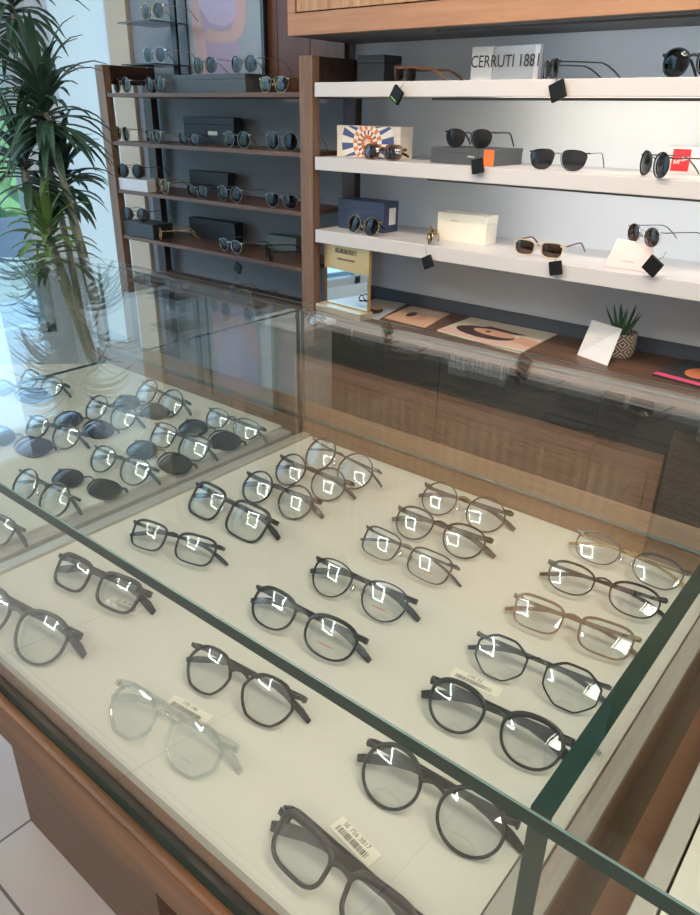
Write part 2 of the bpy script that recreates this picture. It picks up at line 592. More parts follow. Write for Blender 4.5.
# slim light profiles under the shelves, hidden behind their front lips and facing the wall
for i, (z, p, col) in enumerate(((1.339, 1.4, (1.0, 0.88, 0.72)), (1.147, 1.0, (1.0, 0.93, 0.84)), (1.489, 0.35, (0.86, 0.93, 1.0))  )):  # last strip is added fill for the wall under the cabinet
    pf = MB().box(-1.15, 0.15, YS + 0.030, YS + 0.034, z - 0.006, z)
    tag(pf.build('light_profile', mat('dark_profile', (0.10, 0.10, 0.10), 0.5)),
        ['slim light profile under the front lip of the topmost white shelf', 'slim light profile under the front lip of the middle white shelf',
         'added unseen fill strip beneath the front edge of the wall cabinet'][i], 'light strip')
    area('shelf_strip_light', (-0.42, YS + 0.036, z - 0.003), 1.1, p, col, (-0.42, YB, z - 0.05), 0.005)

# ------------------------------------------------------------------ walnut desk under the shelves
desk = empty('back_desk', (-0.57, 1.7, 0))
tag(desk, 'long walnut back desk with drawers below the white shelves', 'desk')
MB().box(-0.95, 0.95, -0.045, 0.258, 0.70, 0.735).build('desk_top', W_DESK, desk, bevel=0.002)
W_DFR = wood('shaded_desk_front', (0.010, 0.007, 0.006), (0.022, 0.015, 0.012), 'X', 0.5)  # shade on the desk front is put into this near-black wood colour
MB().box(-0.95, 0.95, 0.245, 0.2585, 0.7355, 0.772).build('upstand', mat('slate_upstand', (0.07, 0.085, 0.11), 0.5), desk)
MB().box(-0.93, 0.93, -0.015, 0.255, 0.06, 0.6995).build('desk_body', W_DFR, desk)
MB().box(-0.93, 0.93, 0.03, 0.25, 0.0, 0.0595).build('plinth', mat('dark_plinth', (0.03, 0.02, 0.015), 0.5), desk)
for k in range(4):
    for j in range(2):
        x = -0.93 + k * 0.465
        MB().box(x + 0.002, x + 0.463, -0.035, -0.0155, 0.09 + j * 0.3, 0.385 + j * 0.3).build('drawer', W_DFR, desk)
wp_ = empty('white_plinth', (-1.50, 1.57, 0))
tag(wp_, 'narrow white plinth before the rack post, holding one pair of black spectacles', 'plinth')
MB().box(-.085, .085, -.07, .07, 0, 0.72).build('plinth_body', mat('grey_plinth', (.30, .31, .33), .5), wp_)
MB().box(-.095, .095, -.08, .08, 0.7202, 0.735).build('plinth_top', WHITE, wp_, bevel=.001)

# ------------------------------------------------------------------ walnut display rack at the left
rack = empty('display_rack', (-2.08, YS, 0))
tag(rack, 'open walnut display rack of ladder sides and thin shelves left of the white shelves', 'display rack')
RX0, RX1 = -0.515, 0.545   # -2.595 .. -1.535
RH = 1.443
RYD = 0.225
for x in (RX0, RX1 - 0.05):
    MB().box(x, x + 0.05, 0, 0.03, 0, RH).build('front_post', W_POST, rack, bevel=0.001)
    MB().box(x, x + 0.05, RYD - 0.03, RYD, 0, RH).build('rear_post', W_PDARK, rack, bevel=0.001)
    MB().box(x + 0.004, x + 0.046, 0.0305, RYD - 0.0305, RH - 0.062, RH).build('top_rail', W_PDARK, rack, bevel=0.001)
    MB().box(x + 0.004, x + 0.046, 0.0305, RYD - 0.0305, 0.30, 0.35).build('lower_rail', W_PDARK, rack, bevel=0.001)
RS = [1.352, 1.192, 1.024, 0.856, 0.69]
for z in RS:
    MB().box(RX0 + 0.0505, RX1 - 0.0505, 0.004, RYD - 0.004, z - 0.013, z).build('rack_shelf', W_SHELF, rack, bevel=0.0008)

# ------------------------------------------------------------------ the glass display case
TP, TR = 1.036, 0.82
case = empty('display_case', (-0.4, 0.5, 0))
tag(case, 'glass topped display case on a walnut base holding rows of spectacles', 'display case')
ox, oy = 0.4, -0.5


def cb(x0, x1, y0, y1, z0, z1):
    return (x0 + ox, x1 + ox, y0 + oy, y1 + oy, z0, z1)


def pane_box(x0, x1, y0, y1, z0, z1, thin, name='glass_panel', edge=EDGE):
    "a pane whose two large faces (normal along axis 'thin') are clear and whose edges are green"
    x0, x1, y0, y1, z0, z1 = cb(x0, x1, y0, y1, z0, z1)
    vs = [(x, y, z) for z in (z0, z1) for y in (y0, y1) for x in (x0, x1)]
    q = MB()
    F = {'z': [(0, 2, 3, 1), (4, 5, 7, 6)], 'y': [(0, 1, 5, 4), (2, 6, 7, 3)], 'x': [(0, 4, 6, 2), (1, 3, 7, 5)]}
    for k, fs in F.items():
        q.add(vs, fs, 0 if k == thin else 1)
    return q.build(name, [GLASS, edge], case)


GY0, GY1 = 0.213, 0.806
PX, DX = -0.757, -0.071
# top sheets
poly = [(-1.62, GY0), (0.62, GY0), (0.62, GY1), (-1.30, GY1), (-1.62, 0.50)]
pts_ = [(x + ox, y + oy) for x, y in poly]
ch = 0.0008
ins = [(pts_[0][0], pts_[0][1] + ch), (pts_[1][0], pts_[1][1] + ch), pts_[2], pts_[3], pts_[4]]
zt0, zt1 = TP - 0.010, TP
V_ = [(x, y, zt0) for x, y in ins] + [(x, y, zt0 + ch) for x, y in pts_] + [(x, y, zt1 - ch) for x, y in pts_] + [(x, y, zt1) for x, y in ins]
tg_ = MB()
tg_.add(V_, [(4, 3, 2, 1, 0), (15, 16, 17, 18, 19)], 0)
for lv, mi in ((0, 2), (5, 1), (10, 2)):
    for e_ in range(5):
        f_ = (lv + e_, lv + (e_ + 1) % 5, lv + 5 + (e_ + 1) % 5, lv + 5 + e_)
        tg_.add(V_, [f_], (mi if e_ == 0 else (3 if lv == 10 else 0)))
tg_.build('top_glass', [GLASS, EDGE, EDGH, EDGB], case)
# front glass: leans a touch inwards at the foot
FB = 0.197


def lean(xa, xb, name='front_glass'):
    q = MB()
    ya, yb, t = FB + oy, GY0 + 0.001 + oy, 0.008
    z0, z1 = 0.7895, TP - 0.0105
    p = [(xa + ox, ya, z0), (xb + ox, ya, z0), (xb + ox, ya + t, z0), (xa + ox, ya + t, z0),
         (xa + ox, yb, z1), (xb + ox, yb, z1), (xb + ox, yb + t, z1), (xa + ox, yb + t, z1)]
    q.add(p, [(0, 1, 5, 4), (2, 3, 7, 6)], 0)
    q.add(p, [(0, 3, 2, 1), (4, 5, 6, 7), (1, 2, 6, 5), (3, 0, 4, 7)], 1)
    return q.build(name, [GLASS, EDGE], case)


lean(-1.62, 0.62)
# back glass
pane_box(-1.30, PX - 0.005, GY1 - 0.008, GY1, 0.85, TP - 0.0105, 'y', 'back_glass', EDGE2)
pane_box(PX + 0.005, DX - 0.010, GY1 - 0.008, GY1, 0.85, TP - 0.0105, 'y', 'back_glass', EDGE2)
pane_box(DX + 0.010, 0.62, GY1 - 0.008, GY1, 0.85, TP - 0.0105, 'y', 'back_glass', EDGE2)
# partitions
pane_box(PX - 0.004, PX + 0.004, 0.224, GY1 - 0.009, 0.80, TP - 0.0105, 'x', 'partition_glass', EDGE)
pane_box(DX - 0.005, DX + 0.005, 0.224, GY1 - 0.009, 0.80, TP - 0.0105, 'x', 'partition_glass')
# slanted left end
q = MB()
for (xa, ya), (xb, yb) in (((-1.62, 0.50), (-1.30, GY1)), ((-1.62, 0.222), (-1.62, 0.50))):
    q.prism([(xa + ox, ya + oy), (xb + ox, yb + oy), (xb + ox + .006, yb + oy - .006), (xa + ox + .006, ya + oy - .003)], 0.80, TP - 0.0105, 0)
q.build('end_glass', [GLASS, EDGE], case)
# trays (cream pads with turned edges)


def tray(poly, name='tray'):
    q = MB()
    q.prism([(x + ox, y + oy) for x, y in poly], TR - 0.012, TR, 0)
    return q.build(name, PAD, case, bevel=0.003)


W_GAP = wood('drawer_wood', (0.27, 0.135, 0.07), (0.42, 0.23, 0.12), 'Y', 0.45)
tray([(-0.735, 0.212), (-0.120, 0.212), (-0.120, 0.800), (-0.735, 0.800)])
tray([(-1.612, 0.212), (-0.800, 0.212), (-0.800, 0.800), (-1.302, 0.799), (-1.612, 0.504)])
tray([(-0.028, 0.212), (0.60, 0.212), (0.60, 0.800), (-0.028, 0.800)])
# runners between the trays
MB().box(*cb(-0.7985, -0.776, 0.212, 0.80, 0.77, 0.816)).build('runner', MAUVE, case, bevel=0.001)
MB().box(*cb(-0.773, -0.764, 0.212, 0.80, 0.77, 0.812)).build('runner', MAUVE, case, bevel=0.001)
MB().box(*cb(-0.7515, -0.7365, 0.235, 0.80, 0.808, 0.824)).build('rail', ALU, case, bevel=0.001)
MB().box(*cb(-0.1185, -0.104, 0.212, 0.80, 0.812, 0.822)).build('rail', ALU, case, bevel=0.001)
MB().box(*cb(-0.1185, -0.106, 0.212, 0.80, 0.7575, 0.8115)).build('drawer_side', W_GAP, case)
MB().box(*cb(-0.045, -0.030, 0.212, 0.80, 0.812, 0.822)).build('rail', ALU, case, bevel=0.001)
MB().box(*cb(-0.043, -0.030, 0.212, 0.80, 0.7575, 0.8115)).build('drawer_side', W_GAP, case)
MB().box(*cb(-0.735, -0.120, 0.215, 0.80, 0.7575, 0.8075)).build('drawer_box', W_GAP, case)
MB().box(*cb(-1.30, -0.80, 0.215, 0.78, 0.7575, 0.8075)).build('drawer_box', W_GAP, case)
MB().box(*cb(-0.028, 0.60, 0.215, 0.80, 0.7575, 0.8075)).build('drawer_box', W_GAP, case)
# walnut parts
rim = MB().box(*cb(-1.66, 0.62, 0.186, 0.1965, 0.750, 0.801))
rim.build('front_rim', W_RED, case, bevel=0.004)
MB().box(*cb(-1.66, 0.62, 0.1970, 0.2115, 0.757, 0.789)).build('glass_channel', mat('dark_channel', (0.03, 0.035, 0.035), 0.4), case)
MB().box(*cb(-1.35, 0.62, 0.8005, 0.870, 0.757, 0.845)).build('back_rim', wood('back_rail_wood', (0.15, 0.09, 0.055), (0.27, 0.175, 0.11), 'X', 0.42), case, bevel=0.003)
MB().box(*cb(-1.60, 0.62, 0.212, 0.80, 0.735, 0.757)).build('bottom_board', mat('case_board', (0.24, 0.125, 0.07), 0.45), case)
MB().box(*cb(-1.12, -0.675, 0.372, 0.85, 0.0, 0.7345)).build('base_panel', W_BASE, case, bevel=0.002)
MB().box(*cb(-0.6745, 0.62, 0.47, 0.85, 0.0, 0.7345)).build('base_panel', W_RED, case)

# ------------------------------------------------------------------ spectacles builder


def sup(t, p):
    c, s = math.cos(t), math.sin(t)
    return math.copysign(abs(c) ** (2 / p), c), math.copysign(abs(s) ** (2 / p), s)


SHAPES = {  # half width, half height (m), exponent, taper, upsweep, polygon sides
    'round': (0.0240, 0.0215, 2.0, 0.0, 0.0, 0),
    'panto': (0.0245, 0.0210, 2.25, 0.09, 0.05, 0),
    'oval': (0.0255, 0.0185, 2.4, 0.04, 0.05, 0),
    'rect': (0.0265, 0.0188, 3.4, 0.05, 0.05, 0),
    'square': (0.0265, 0.0212, 3.6, 0.04, 0.03, 0),
    'cat': (0.0260, 0.0185, 2.8, 0.08, 0.28, 0),
    'aviator': (0.0270, 0.0225, 2.6, 0.16, -0.08, 0),
    'octagon': (0.0265, 0.0230, 0, 0.04, 0.0, 8),
    'big': (0.0300, 0.0265, 2.3, 0.06, 0.05, 0),
    'hexagon': (0.0250, 0.0218, 0, 0.0, 0.0, 6),
}
NO = 36


def outline(kind, k=1.0):
    a, b, p, tp, ct, sides = SHAPES[kind]
    pts = []
    for i in range(NO):
        t = 2 * PI * i / NO
        if sides:
            ph = PI / sides
            tt = (t + (ph if sides == 8 else 0)) % (2 * ph)
            r = math.cos(ph) / math.cos(tt - ph)
            q_ = 0.72 if sides == 8 else 0.3
            r = q_ * r / math.cos(ph) * 0.97 + 1 - q_
            x, z = math.cos(t) * r, math.sin(t) * r
        else:
            x, z = sup(t, p)
        x2 = x * (1 + tp * z)
        z2 = z + (ct * x * max(0, z))
        if z2 > 0 and kind not in ('round', 'big'):
            z2 *= 0.80
        pts.append((x2 * a * k, z2 * b * k))
    return pts, a * k, b * k


HINGE = {}


def glasses(name, label, group, kind, frame, lens, W=0.140, rt=0.0022, depth=0.0034, pose='folded', brow=0.0,
            temple=None, th=0.0045, metalbridge=None, cat='spectacles', k=1.0, tilt=42, mark=None, drop=None, dbl=False, clip=False):
    """front (rims, bridge, end pieces), two lenses, two temples, nose pads; local X across, -Y faces the viewer, Z up"""
    temple = temple or frame
    gap = 0.0088
    a_t = (W / 2 - gap - 2 * rt - 0.0032) / 2
    pts, a, b = outline(kind, k * a_t / SHAPES[kind][0])
    cx = gap + a + rt * 0.6
    HW = max(W / 2, cx + a + rt + 0.002)
    zc = b + rt + 0.0004
    top = 0.9 if kind in ('round', 'big') else 0.8
    zh = zc + b * 0.68 * top
    wrap = 1.1
    fy = lambda x: wrap * x * x
    fr = MB()
    S8 = [(-1, -.55), (-.55, -1), (.55, -1), (1, -.55), (1, .55), (.55, 1), (-.55, 1), (-1, .55)]
    for s in (1, -1):
        vs = []
        for i in range(NO):
            x, z = pts[i]
            xn, zn = pts[(i + 1) % NO]
            xp, zp = pts[i - 1]
            nx, nz_ = (zn - zp), -(xn - xp)
            L = math.hypot(nx, nz_) or 1
            nx, nz_ = nx / L, nz_ / L
            h = rt * (1 + brow * max(0, nz_)) / 2
            for u, v in S8:
                off = h + u * h
                X = s * (cx + x + nx * off)
                Z = zc + z + nz_ * off
                vs.append((X, fy(X) + v * depth / 2, Z))
        fs = []
        for i in range(NO):
            j = (i + 1) % NO
            for q_ in range(8):
                r_ = (q_ + 1) % 8
                f = (i * 8 + q_, i * 8 + r_, j * 8 + r_, j * 8 + q_)
                fs.append(f if s > 0 else f[::-1])
        fr.add(vs, fs, 0)
    # bridge
    bi = 1 if metalbridge else 0
    xb = cx - a - rt * 0.3
    brz = zc + b * 0.48 * top
    hh = max(rt * 0.75, 0.0011)
    sec = [(math.cos(t) * depth * 0.42, math.sin(t) * hh) for t in [2 * PI * j / 8 for j in range(8)]]
    path = [(-xb, fy(xb), brz), (-xb * 0.55, fy(xb) - 0.0006, brz + 0.0022), (0, -0.0008, brz + 0.0032), (xb * 0.55, fy(xb) - 0.0006, brz + 0.0022), (xb, fy(xb), brz)]
    fr.sweep(path, sec, (0, 0, 1), bi)
    if dbl:
        fr.sweep([(p_[0] * 1.2, p_[1], p_[2] + b * 0.42) for p_ in path], sec, (0, 0, 1), bi)
    # end pieces
    for s in (1, -1):
        xo = cx + a * 0.90
        xo = cx + a * 0.82
        ze = zc + b * 0.66 * top
        fr.sweep([(s * xo, fy(xo), ze), (s * (HW - 0.001), fy(HW) - 0.0002, zh + 0.001), (s * HW, fy(HW) + 0.005, zh)],
                 [(-depth * .4, -max(hh, .0014) * 1.1), (depth * .4, -max(hh, .0014) * 1.1), (depth * .4, max(hh, .0014) * 1.1), (-depth * .4, max(hh, .0014) * 1.1)], (0, 0, 1), 0)
    # pose
    root = empty(name)
    mats = [frame] + ([metalbridge] if metalbridge else [])
    parts = [fr.build('frame_front', mats, root, smooth=True)]
    sag = 0.0030
    for s in (1, -1):
        ln = MB()
        rings = (0.0, 0.35, 0.7, 1.0)
        for side, off in ((0, -0.0006), (1, 0.0009)):
            vs = []
            for rr in rings[1:]:
                for x, z in pts:
                    X = s * (cx + x * rr)
                    dd = sag * ((rr * math.hypot(x, z)) / 0.024) ** 2
                    vs.append((X, fy(s * cx) * 1.0 + dd + off - 0.0012 + (fy(X) - fy(cx)) * 0.35, zc + z * rr))
            c0 = (s * cx, fy(cx) + off - 0.0012, zc)
            o = len(vs)
            vs.append(c0)
            fs = [(o, i, (i + 1) % NO) for i in range(NO)]
            for q_ in range(2):
                fs += [(q_ * NO + i, (q_ + 1) * NO + i, (q_ + 1) * NO + (i + 1) % NO, q_ * NO + (i + 1) % NO) for i in range(NO)]
            if (side == 0) == (s > 0):
                fs = [f[::-1] for f in fs]
            ln.add(vs, [f[::-1] for f in fs])
        parts.append(ln.build('lens', lens, root, smooth=True))
        if mark and ((s > 0) or mark.get('both')):
            parts.append(text(mark['t'], mark.get('size', 0.0045), mark['m'], parts[-1],
                              (s * cx + mark.get('dx', 0.0), fy(cx) - 0.0026, zc - b * mark.get('dz', 0.45)), (PI / 2, 0, 0), 'lens_print', 0.0001, sx=mark.get('sx', 1), shear=mark.get('shear', 0)))
    if frame in (GUN, SILV, GOLD) or metalbridge:
        for s in (1, -1):
            npd = MB()
            X = s * (xb * 0.75)
            npd.lathe([(0.0002, -0.004), (0.0022, -0.003), (0.0026, 0), (0.0022, 0.003), (0.0002, 0.004)], 10, (X, fy(X) + 0.0055, zc - b * 0.12))
            npd.tube([(s * xb, fy(xb), zc + b * .1), (X, fy(X) + 0.006, zc)], 0.0005, 5)
            parts.append(npd.build('nose_pad', SILV, root, smooth=True))
    sec = [(-0.0011, -th / 2), (0.0011, -th / 2), (0.0011, th / 2), (-0.0011, th / 2)]
    for s in (() if clip else (1, -1)):
        tm = MB()
        y0 = fy(HW) + 0.004
        if pose == 'folded':
            y1 = y0 + (0.0085 if s > 0 else 0.0135)
            dr = drop if drop is not None else min(0.016, zh - 0.004)
            E = HW + 0.007
            path = [(s * HW, y0, zh), (s * (HW - .0005), y0 + (y1 - y0) * .7, zh), (s * (HW - 0.006), y1, zh), (0, y1, zh - 0.001),
                    (-s * (E - 0.045), y1, zh - 0.002), (-s * (E - 0.030), y1, zh - 0.005), (-s * (E - 0.012), y1, zh - dr * 0.7), (-s * E, y1 - 0.001, zh - dr)]
            scl = [1, 1, 1, .95, .95, 1.05, 1.25, .9]
        else:
            dr = zh - 0.003
            path = [(s * HW, y0, zh), (s * (HW + 0.001), y0 + 0.01, zh), (s * HW * .99, y0 + 0.05, zh), (s * HW * .97, y0 + 0.090, zh - 0.001),
                    (s * HW * .96, y0 + 0.104, zh - 0.006), (s * HW * .94, y0 + 0.122, zh - dr * 0.6), (s * HW * .93, y0 + 0.136, zh - dr)]
            scl = [1, 1, .9, .9, 1, 1.1, .9]
        tm.sweep(path, sec, (0, 0, 1), 0, scl)
        parts.append(tm.build('temple', temple, root, smooth=False, bevel=0.0004))
    if pose == 'folded':
        rot = Matrix.Rotation(-R(tilt), 4, 'X')
        lo = 1e9
        for p_ in root.children:
            for v in p_.data.vertices:
                lo = min(lo, (rot @ v.co).z)
        mt_ = Matrix.Translation((0, 0, -lo)) @ rot
        for p_ in root.children:
            p_.matrix_local = mt_
    hp_ = Vector((0, fy(HW), zh))
    HINGE[root.name] = (mt_ @ hp_) if pose == 'folded' else hp_
    tag(root, label, cat, group)
    return root


def place_px(g, l, r, z):
    "put a folded pair so that its two upper outer corners fall at l and r"
    h = HINGE[g.name]
    A, B = az(l[0], l[1], z + h.z), az(r[0], r[1], z + h.z)
    mid = (A + B) / 2
    yaw = math.atan2(B.y - A.y, B.x - A.x)
    g.location = (mid.x + math.sin(yaw) * h.y, mid.y - math.cos(yaw) * h.y, z + 0.0003)
    g.rotation_euler = (0, 0, yaw)
    return g


def wpx(l, r, z, dz=0.028):
    return max(0.128, min(0.149, (az(l[0], l[1], z + dz) - az(r[0], r[1], z + dz)).length))


GM = 'spectacles on the cream tray in the middle of the case'
RED = dict(t='-------', m=RPRINT, size=0.0085, dz=0.45, sx=0.9)
RB = dict(t='Ray-Ban', m=WPRINT, size=0.0048, dz=0.70, shear=0.3)
rows = [
    # kind, left corner, right corner, frame, options, label
    ('rect', (279, 811), (424, 934), CHAR, dict(rt=0.0030, brow=0.9, th=0.008), 'charcoal rectangular spectacles with thick brow bar, nearest the camera at the bottom edge'),
    ('round', (371, 745), (511, 823), CHAR, dict(rt=0.0024, brow=0.5, th=0.0065), 'dark round spectacles just inside the front glass beside the thick green corner edge'),
    ('octagon', (116, 682), (232, 750), CLEARF, dict(rt=0.0028, th=0.006, lens=LENS, mark=dict(t='- - - -', m=DPRINT, size=0.005, dz=0.5)), 'transparent crystal spectacles with angular rims at the front of the tray'),
    ('hexagon', (194, 646), (299, 699), BLACK, dict(rt=0.0022, brow=0.4, th=0.005), 'black spectacles with rounded hexagonal rims behind the transparent pair'),
    ('panto', (-27, 585), (79, 638), SLATEB, dict(rt=0.0026, brow=0.6, th=0.007), 'blue-grey spectacles cut off by the left edge of the picture'),
    ('rect', (59, 556), (146, 594), BLACK, dict(rt=0.0030, brow=0.6, th=0.007, mark=RB), 'thick black spectacles printed Ray-Ban on the lens, near the left end of the front row'),
    ('rect', (137, 524), (214, 547), CHAR, dict(rt=0.0020, brow=0.5, th=0.004), 'slim dark rectangular spectacles just behind the green glass edge at left'),
    ('square', (196, 484), (274, 522), CHAR, dict(rt=0.0028, brow=0.4, th=0.006), 'dark square spectacles, leftmost of the row along the aluminium rail'),
    ('round', (247, 473), (318, 501), BLACK, dict(rt=0.0022, th=0.006), 'black round spectacles second from the left along the aluminium rail'),
    ('round', (280, 456), (351, 483), OLIVE, dict(rt=0.0020, th=0.005), 'round dark olive spectacles third along the aluminium rail'),
    ('round', (313, 439), (378, 471), GUN, dict(rt=0.0015, th=0.003), 'round thin metal spectacles in the far left corner of the middle tray'),
    ('oval', (256, 587), (364, 641), BLACK, dict(rt=0.0022, brow=0.8, th=0.006, mark=RED), 'black oval spectacles with a red line on the lens, behind the green front edge'),
    ('panto', (316, 558), (414, 601), CHAR, dict(rt=0.0015, th=0.006, metalbridge=GUN, mark=RED), 'thin-rimmed round charcoal spectacles with broad temples, centre of the middle tray'),
    ('rect', (366, 527), (457, 568), SLATEB, dict(rt=0.0013, brow=0.6, th=0.003, metalbridge=SILV, mark=RED), 'slim grey spectacles with silver bridge and red lens line, centre of the middle tray'),
    ('panto', (398, 507), (491, 540), OLIVE, dict(rt=0.0018, brow=0.4, th=0.006), 'olive black spectacles second from the back in the centre column'),
    ('round', (425, 484), (511, 513), OLIVE, dict(rt=0.0016, th=0.005, metalbridge=GOLD), 'dark round spectacles at the back of the centre column, nearest the back rail'),
    ('oval', (577, 531), (690, 574), GUN, dict(rt=0.0014, brow=1.0, th=0.003, metalbridge=GOLD, temple=GOLD), 'thin dark metal spectacles with gold temples at the back of the right column'),
    ('oval', (548, 561), (667, 601), BLACK, dict(rt=0.0017, brow=0.6, th=0.004), 'black oval spectacles second from the back in the right column'),
    ('rect', (514, 595), (640, 640), BROWNC, dict(rt=0.0018, brow=0.5, th=0.004), 'smoky brown crystal spectacles in the middle of the right column'),
    ('octagon', (479, 634), (607, 687), BLACK, dict(rt=0.0016, brow=0.5, th=0.0045, temple=GUN), 'black angular spectacles with metal temples, below the smoky brown pair'),
    ('panto', (434, 681), (568, 742), CHAR, dict(rt=0.0024, brow=1.0, th=0.0075), 'dark rounded spectacles with broad temples, lowest of the right column behind the green edge'),
]
for kd, l, r, fm_, op, lb in rows:
    op = dict(op)
    ln_ = op.pop('lens', LENS)
    g = glasses('spectacles', lb, GM, kd, fm_, ln_, W=wpx(l, r, TR), **op)
    place_px(g, l, r, TR)
    if lb.startswith('slim dark rect'):
        g.location.y += 0.002

GL = 'eyewear on the tray in the left end of the case'
left = [
    ('round', (20, 471), (74, 498), GUN, LENS, dict(rt=0.0014, th=0.004), 'thin round metal spectacles directly above the green front edge in the left tray'),
    ('oval', (59, 470), (126, 490), CHAR, SUN_D, dict(rt=0.0008), 'dark lens sunglasses right of the thin round pair in the left tray'),
    ('panto', (95, 447), (154, 469), SLATEB, LENS, dict(rt=0.0020), 'blue-grey spectacles in the middle of the nearest column beside the runner'),
    ('oval', (135, 441), (196, 466), CHAR, SUN_G, dict(rt=0.0008), 'grey lens sunglasses between two pairs of spectacles beside the taupe runner'),
    ('square', (155, 424), (213, 446), CHAR, LENS, dict(rt=0.0022), 'dark square spectacles beside the runner, second from the back'),
    ('oval', (186, 420), (245, 443), CHAR, SUN_G, dict(rt=0.0008), 'grey lens sunglasses beside the partition glass near the back of the left tray'),
    ('oval', (210, 409), (262, 428), GUN, LENS, dict(rt=0.0016), 'thin dark spectacles at the far right corner of the left tray'),
    ('panto', (30, 417), (83, 434), NAVY, LENS, dict(rt=0.0020), 'navy spectacles in the second column of the left tray'),
    ('oval', (62, 412), (118, 431), CHAR, SUN_BL, dict(rt=0.0008), 'blue-grey lens sunglasses right of the navy spectacles'),
    ('round', (91, 398), (139, 414), SLATEB, LENS, dict(rt=0.0016), 'round blue-grey spectacles in the centre of the left tray'),
    ('oval', (120, 396), (173, 413), CHAR, SUN_G, dict(rt=0.0008), 'grey lens sunglasses right of the round blue-grey spectacles'),
    ('round', (142, 382), (187, 402), CHAR, LENS, dict(rt=0.0018), 'dark round spectacles at the back of the left tray'),
    ('cat', (-8, 428), (55, 448), NAVY, SUN_BL, dict(rt=0.0008), 'vivid blue lens sunglasses at the left edge, nearer the camera'),
    ('cat', (-6, 382), (50, 396), NAVY, SUN_BL, dict(rt=0.0008), 'vivid blue lens sunglasses at the left edge, farther back'),
    ('panto', (24, 371), (66, 385), SLATEB, LENS, dict(rt=0.0016), 'pale blue spectacles behind the far blue sunglasses'),
    ('rect', (-42, 497), (19, 529), CHAR, LENS, dict(rt=0.0018), 'dark spectacles at the far left seen through the front glass'),
]
for kd, l, r, fm_, ln_, op, lb in left:
    s_ = ln_ is not LENS
    if s_:
        op = dict(op, clip=True)
        lb = lb.replace('lens sunglasses', 'clip-on sun lenses')
    g = glasses('clip_on_sunglasses' if s_ else 'spectacles', lb, GL, kd, fm_, ln_, W=wpx(l, r, TR, .01) if s_ else wpx(l, r, TR), cat='clip-on' if s_ else 'spectacles', tilt=72 if s_ else 42, **op)
    place_px(g, l, r, TR)
g = glasses('spectacles', 'black spectacles at the right edge on the next tray beyond the walnut gap', 'spectacles on the right tray', 'oval', BLACK, LENS, W=0.138, rt=0.002)
g.location = (0.052, 0.44, TR + 0.0003)
g.rotation_euler = (0, 0, R(-4))

# price stickers lying on the tray behind three pairs
for i, (p0, p1, txt, lb) in enumerate((((336, 822), (375, 862), 'SE 756 3817', 'white price sticker with barcode above the charcoal rectangular spectacles'),
                                  ((170, 700), (208, 722), '170 140', 'white price sticker with barcode behind the transparent spectacles'),
                                  ((108, 600), (140, 612), '52 18 140', 'small white sticker beside the blue-grey spectacles at left'),
                                  ((152 + 300, 672), (500, 694), '145 52', 'white sticker with small print behind the dark rounded spectacles'))):
    A, B = az(*p0, TR), az(*p1, TR)
    c = (A + B) / 2
    rz = math.atan2(B.y - A.y, B.x - A.x)
    L = (B - A).length / 2
    st = empty('price_sticker', (c.x, c.y, TR + 0.0004), rz)
    tag(st, lb, 'sticker')
    MB().box(-L, L, -0.007, 0.007, 0, 0.0004).build('label_film', mat('sticker_film', (0.68, 0.65, 0.57), 0.45), st)
    bc = MB()
    x = -L * 0.8
    random.seed(i)
    while x < L * 0.7:
        w_ = random.choice((0.0004, 0.0008, 0.0012))
        bc.box(x, x + w_, -0.0045, 0.0005, 0.00042, 0.0005)
        x += w_ + random.choice((0.0006, 0.001))
    bc.build('barcode', DPRINT, st)
    text(txt, 0.0055, DPRINT, st, (-L * .1, 0.0040, 0.00045), (0, 0, 0), 'lettering', 0.00003)

# ------------------------------------------------------------------ boxes and things on the white shelves


def box_thing(name, label, cat, x0, x1, y0, y1, z0, h, m_, rz=0.0, group=None, bevel=0.001):
    cx_, cy_ = (x0 + x1) / 2, (y0 + y1) / 2
    root = empty(name, (cx_, cy_, z0 + 0.0002), rz)
    tag(root, label, cat, group)
    hx, hy = (x1 - x0) / 2, (y1 - y0) / 2
    MB().box(-hx, hx, -hy, hy, 0, h * 0.72).build('box_body', m_, root, bevel=bevel)
    MB().box(-hx - .0006, hx + .0006, -hy - .0006, hy + .0006, h * 0.7205, h).build('box_lid', m_, root, bevel=bevel)
    root['dims'] = 1
    del root['dims']
    return root, hx, hy


def px_x(px, py, Y):
    return at(px, py, Y).x


def px_z(px, py, Y):
    return at(px, py, Y).z


def seg(px0, px1, py, Y):
    return px_x(px0, py, Y), px_x(px1, py, Y)


# shelf 1
x0, x1 = seg(357, 384, 70, 1.78)
box_thing('eyewear_box', 'small black upright box at the left end of the topmost white shelf', 'box', x0, x1, 1.78, 1.86, S1, px_z(370, 55, 1.78) - S1, BBOX)
x0, x1 = seg(474, 541, 60, 1.80)
sg = empty('shelf_sign', ((x0 + x1) / 2, 1.80, S1 + 0.0002))
tag(sg, 'pale sign lettered CERRUTI 1881 standing on the topmost white shelf', 'sign')
hx = (x1 - x0) / 2
hS = px_z(505, 46, 1.80) - S1
ACR = mat('frosted_acrylic', (0.46, 0.49, 0.52), 0.25)
MB().box(-hx, hx * 0.86, -0.006, 0.006, 0, hS).build('sign_plate', ACR, sg, bevel=0.001)
MB().box(-hx - 0.0005, -hx * 0.36, -0.010, -0.0065, 0, hS).build('white_block', mat('pearl_block', (0.66, 0.68, 0.70), 0.3), sg)
MB().box(hx * 0.865, hx, -0.010, 0.006, 0, hS).build('white_edge', WHITE, sg)
text('CERRUTI 1881', 0.0385, DPRINT, sg, (hx * 0.02, -0.0107, hS * 0.56), (PI / 2, 0, 0), 'lettering', 0.0003, sx=0.80)

GS = 'sunglasses displayed on the white shelves'


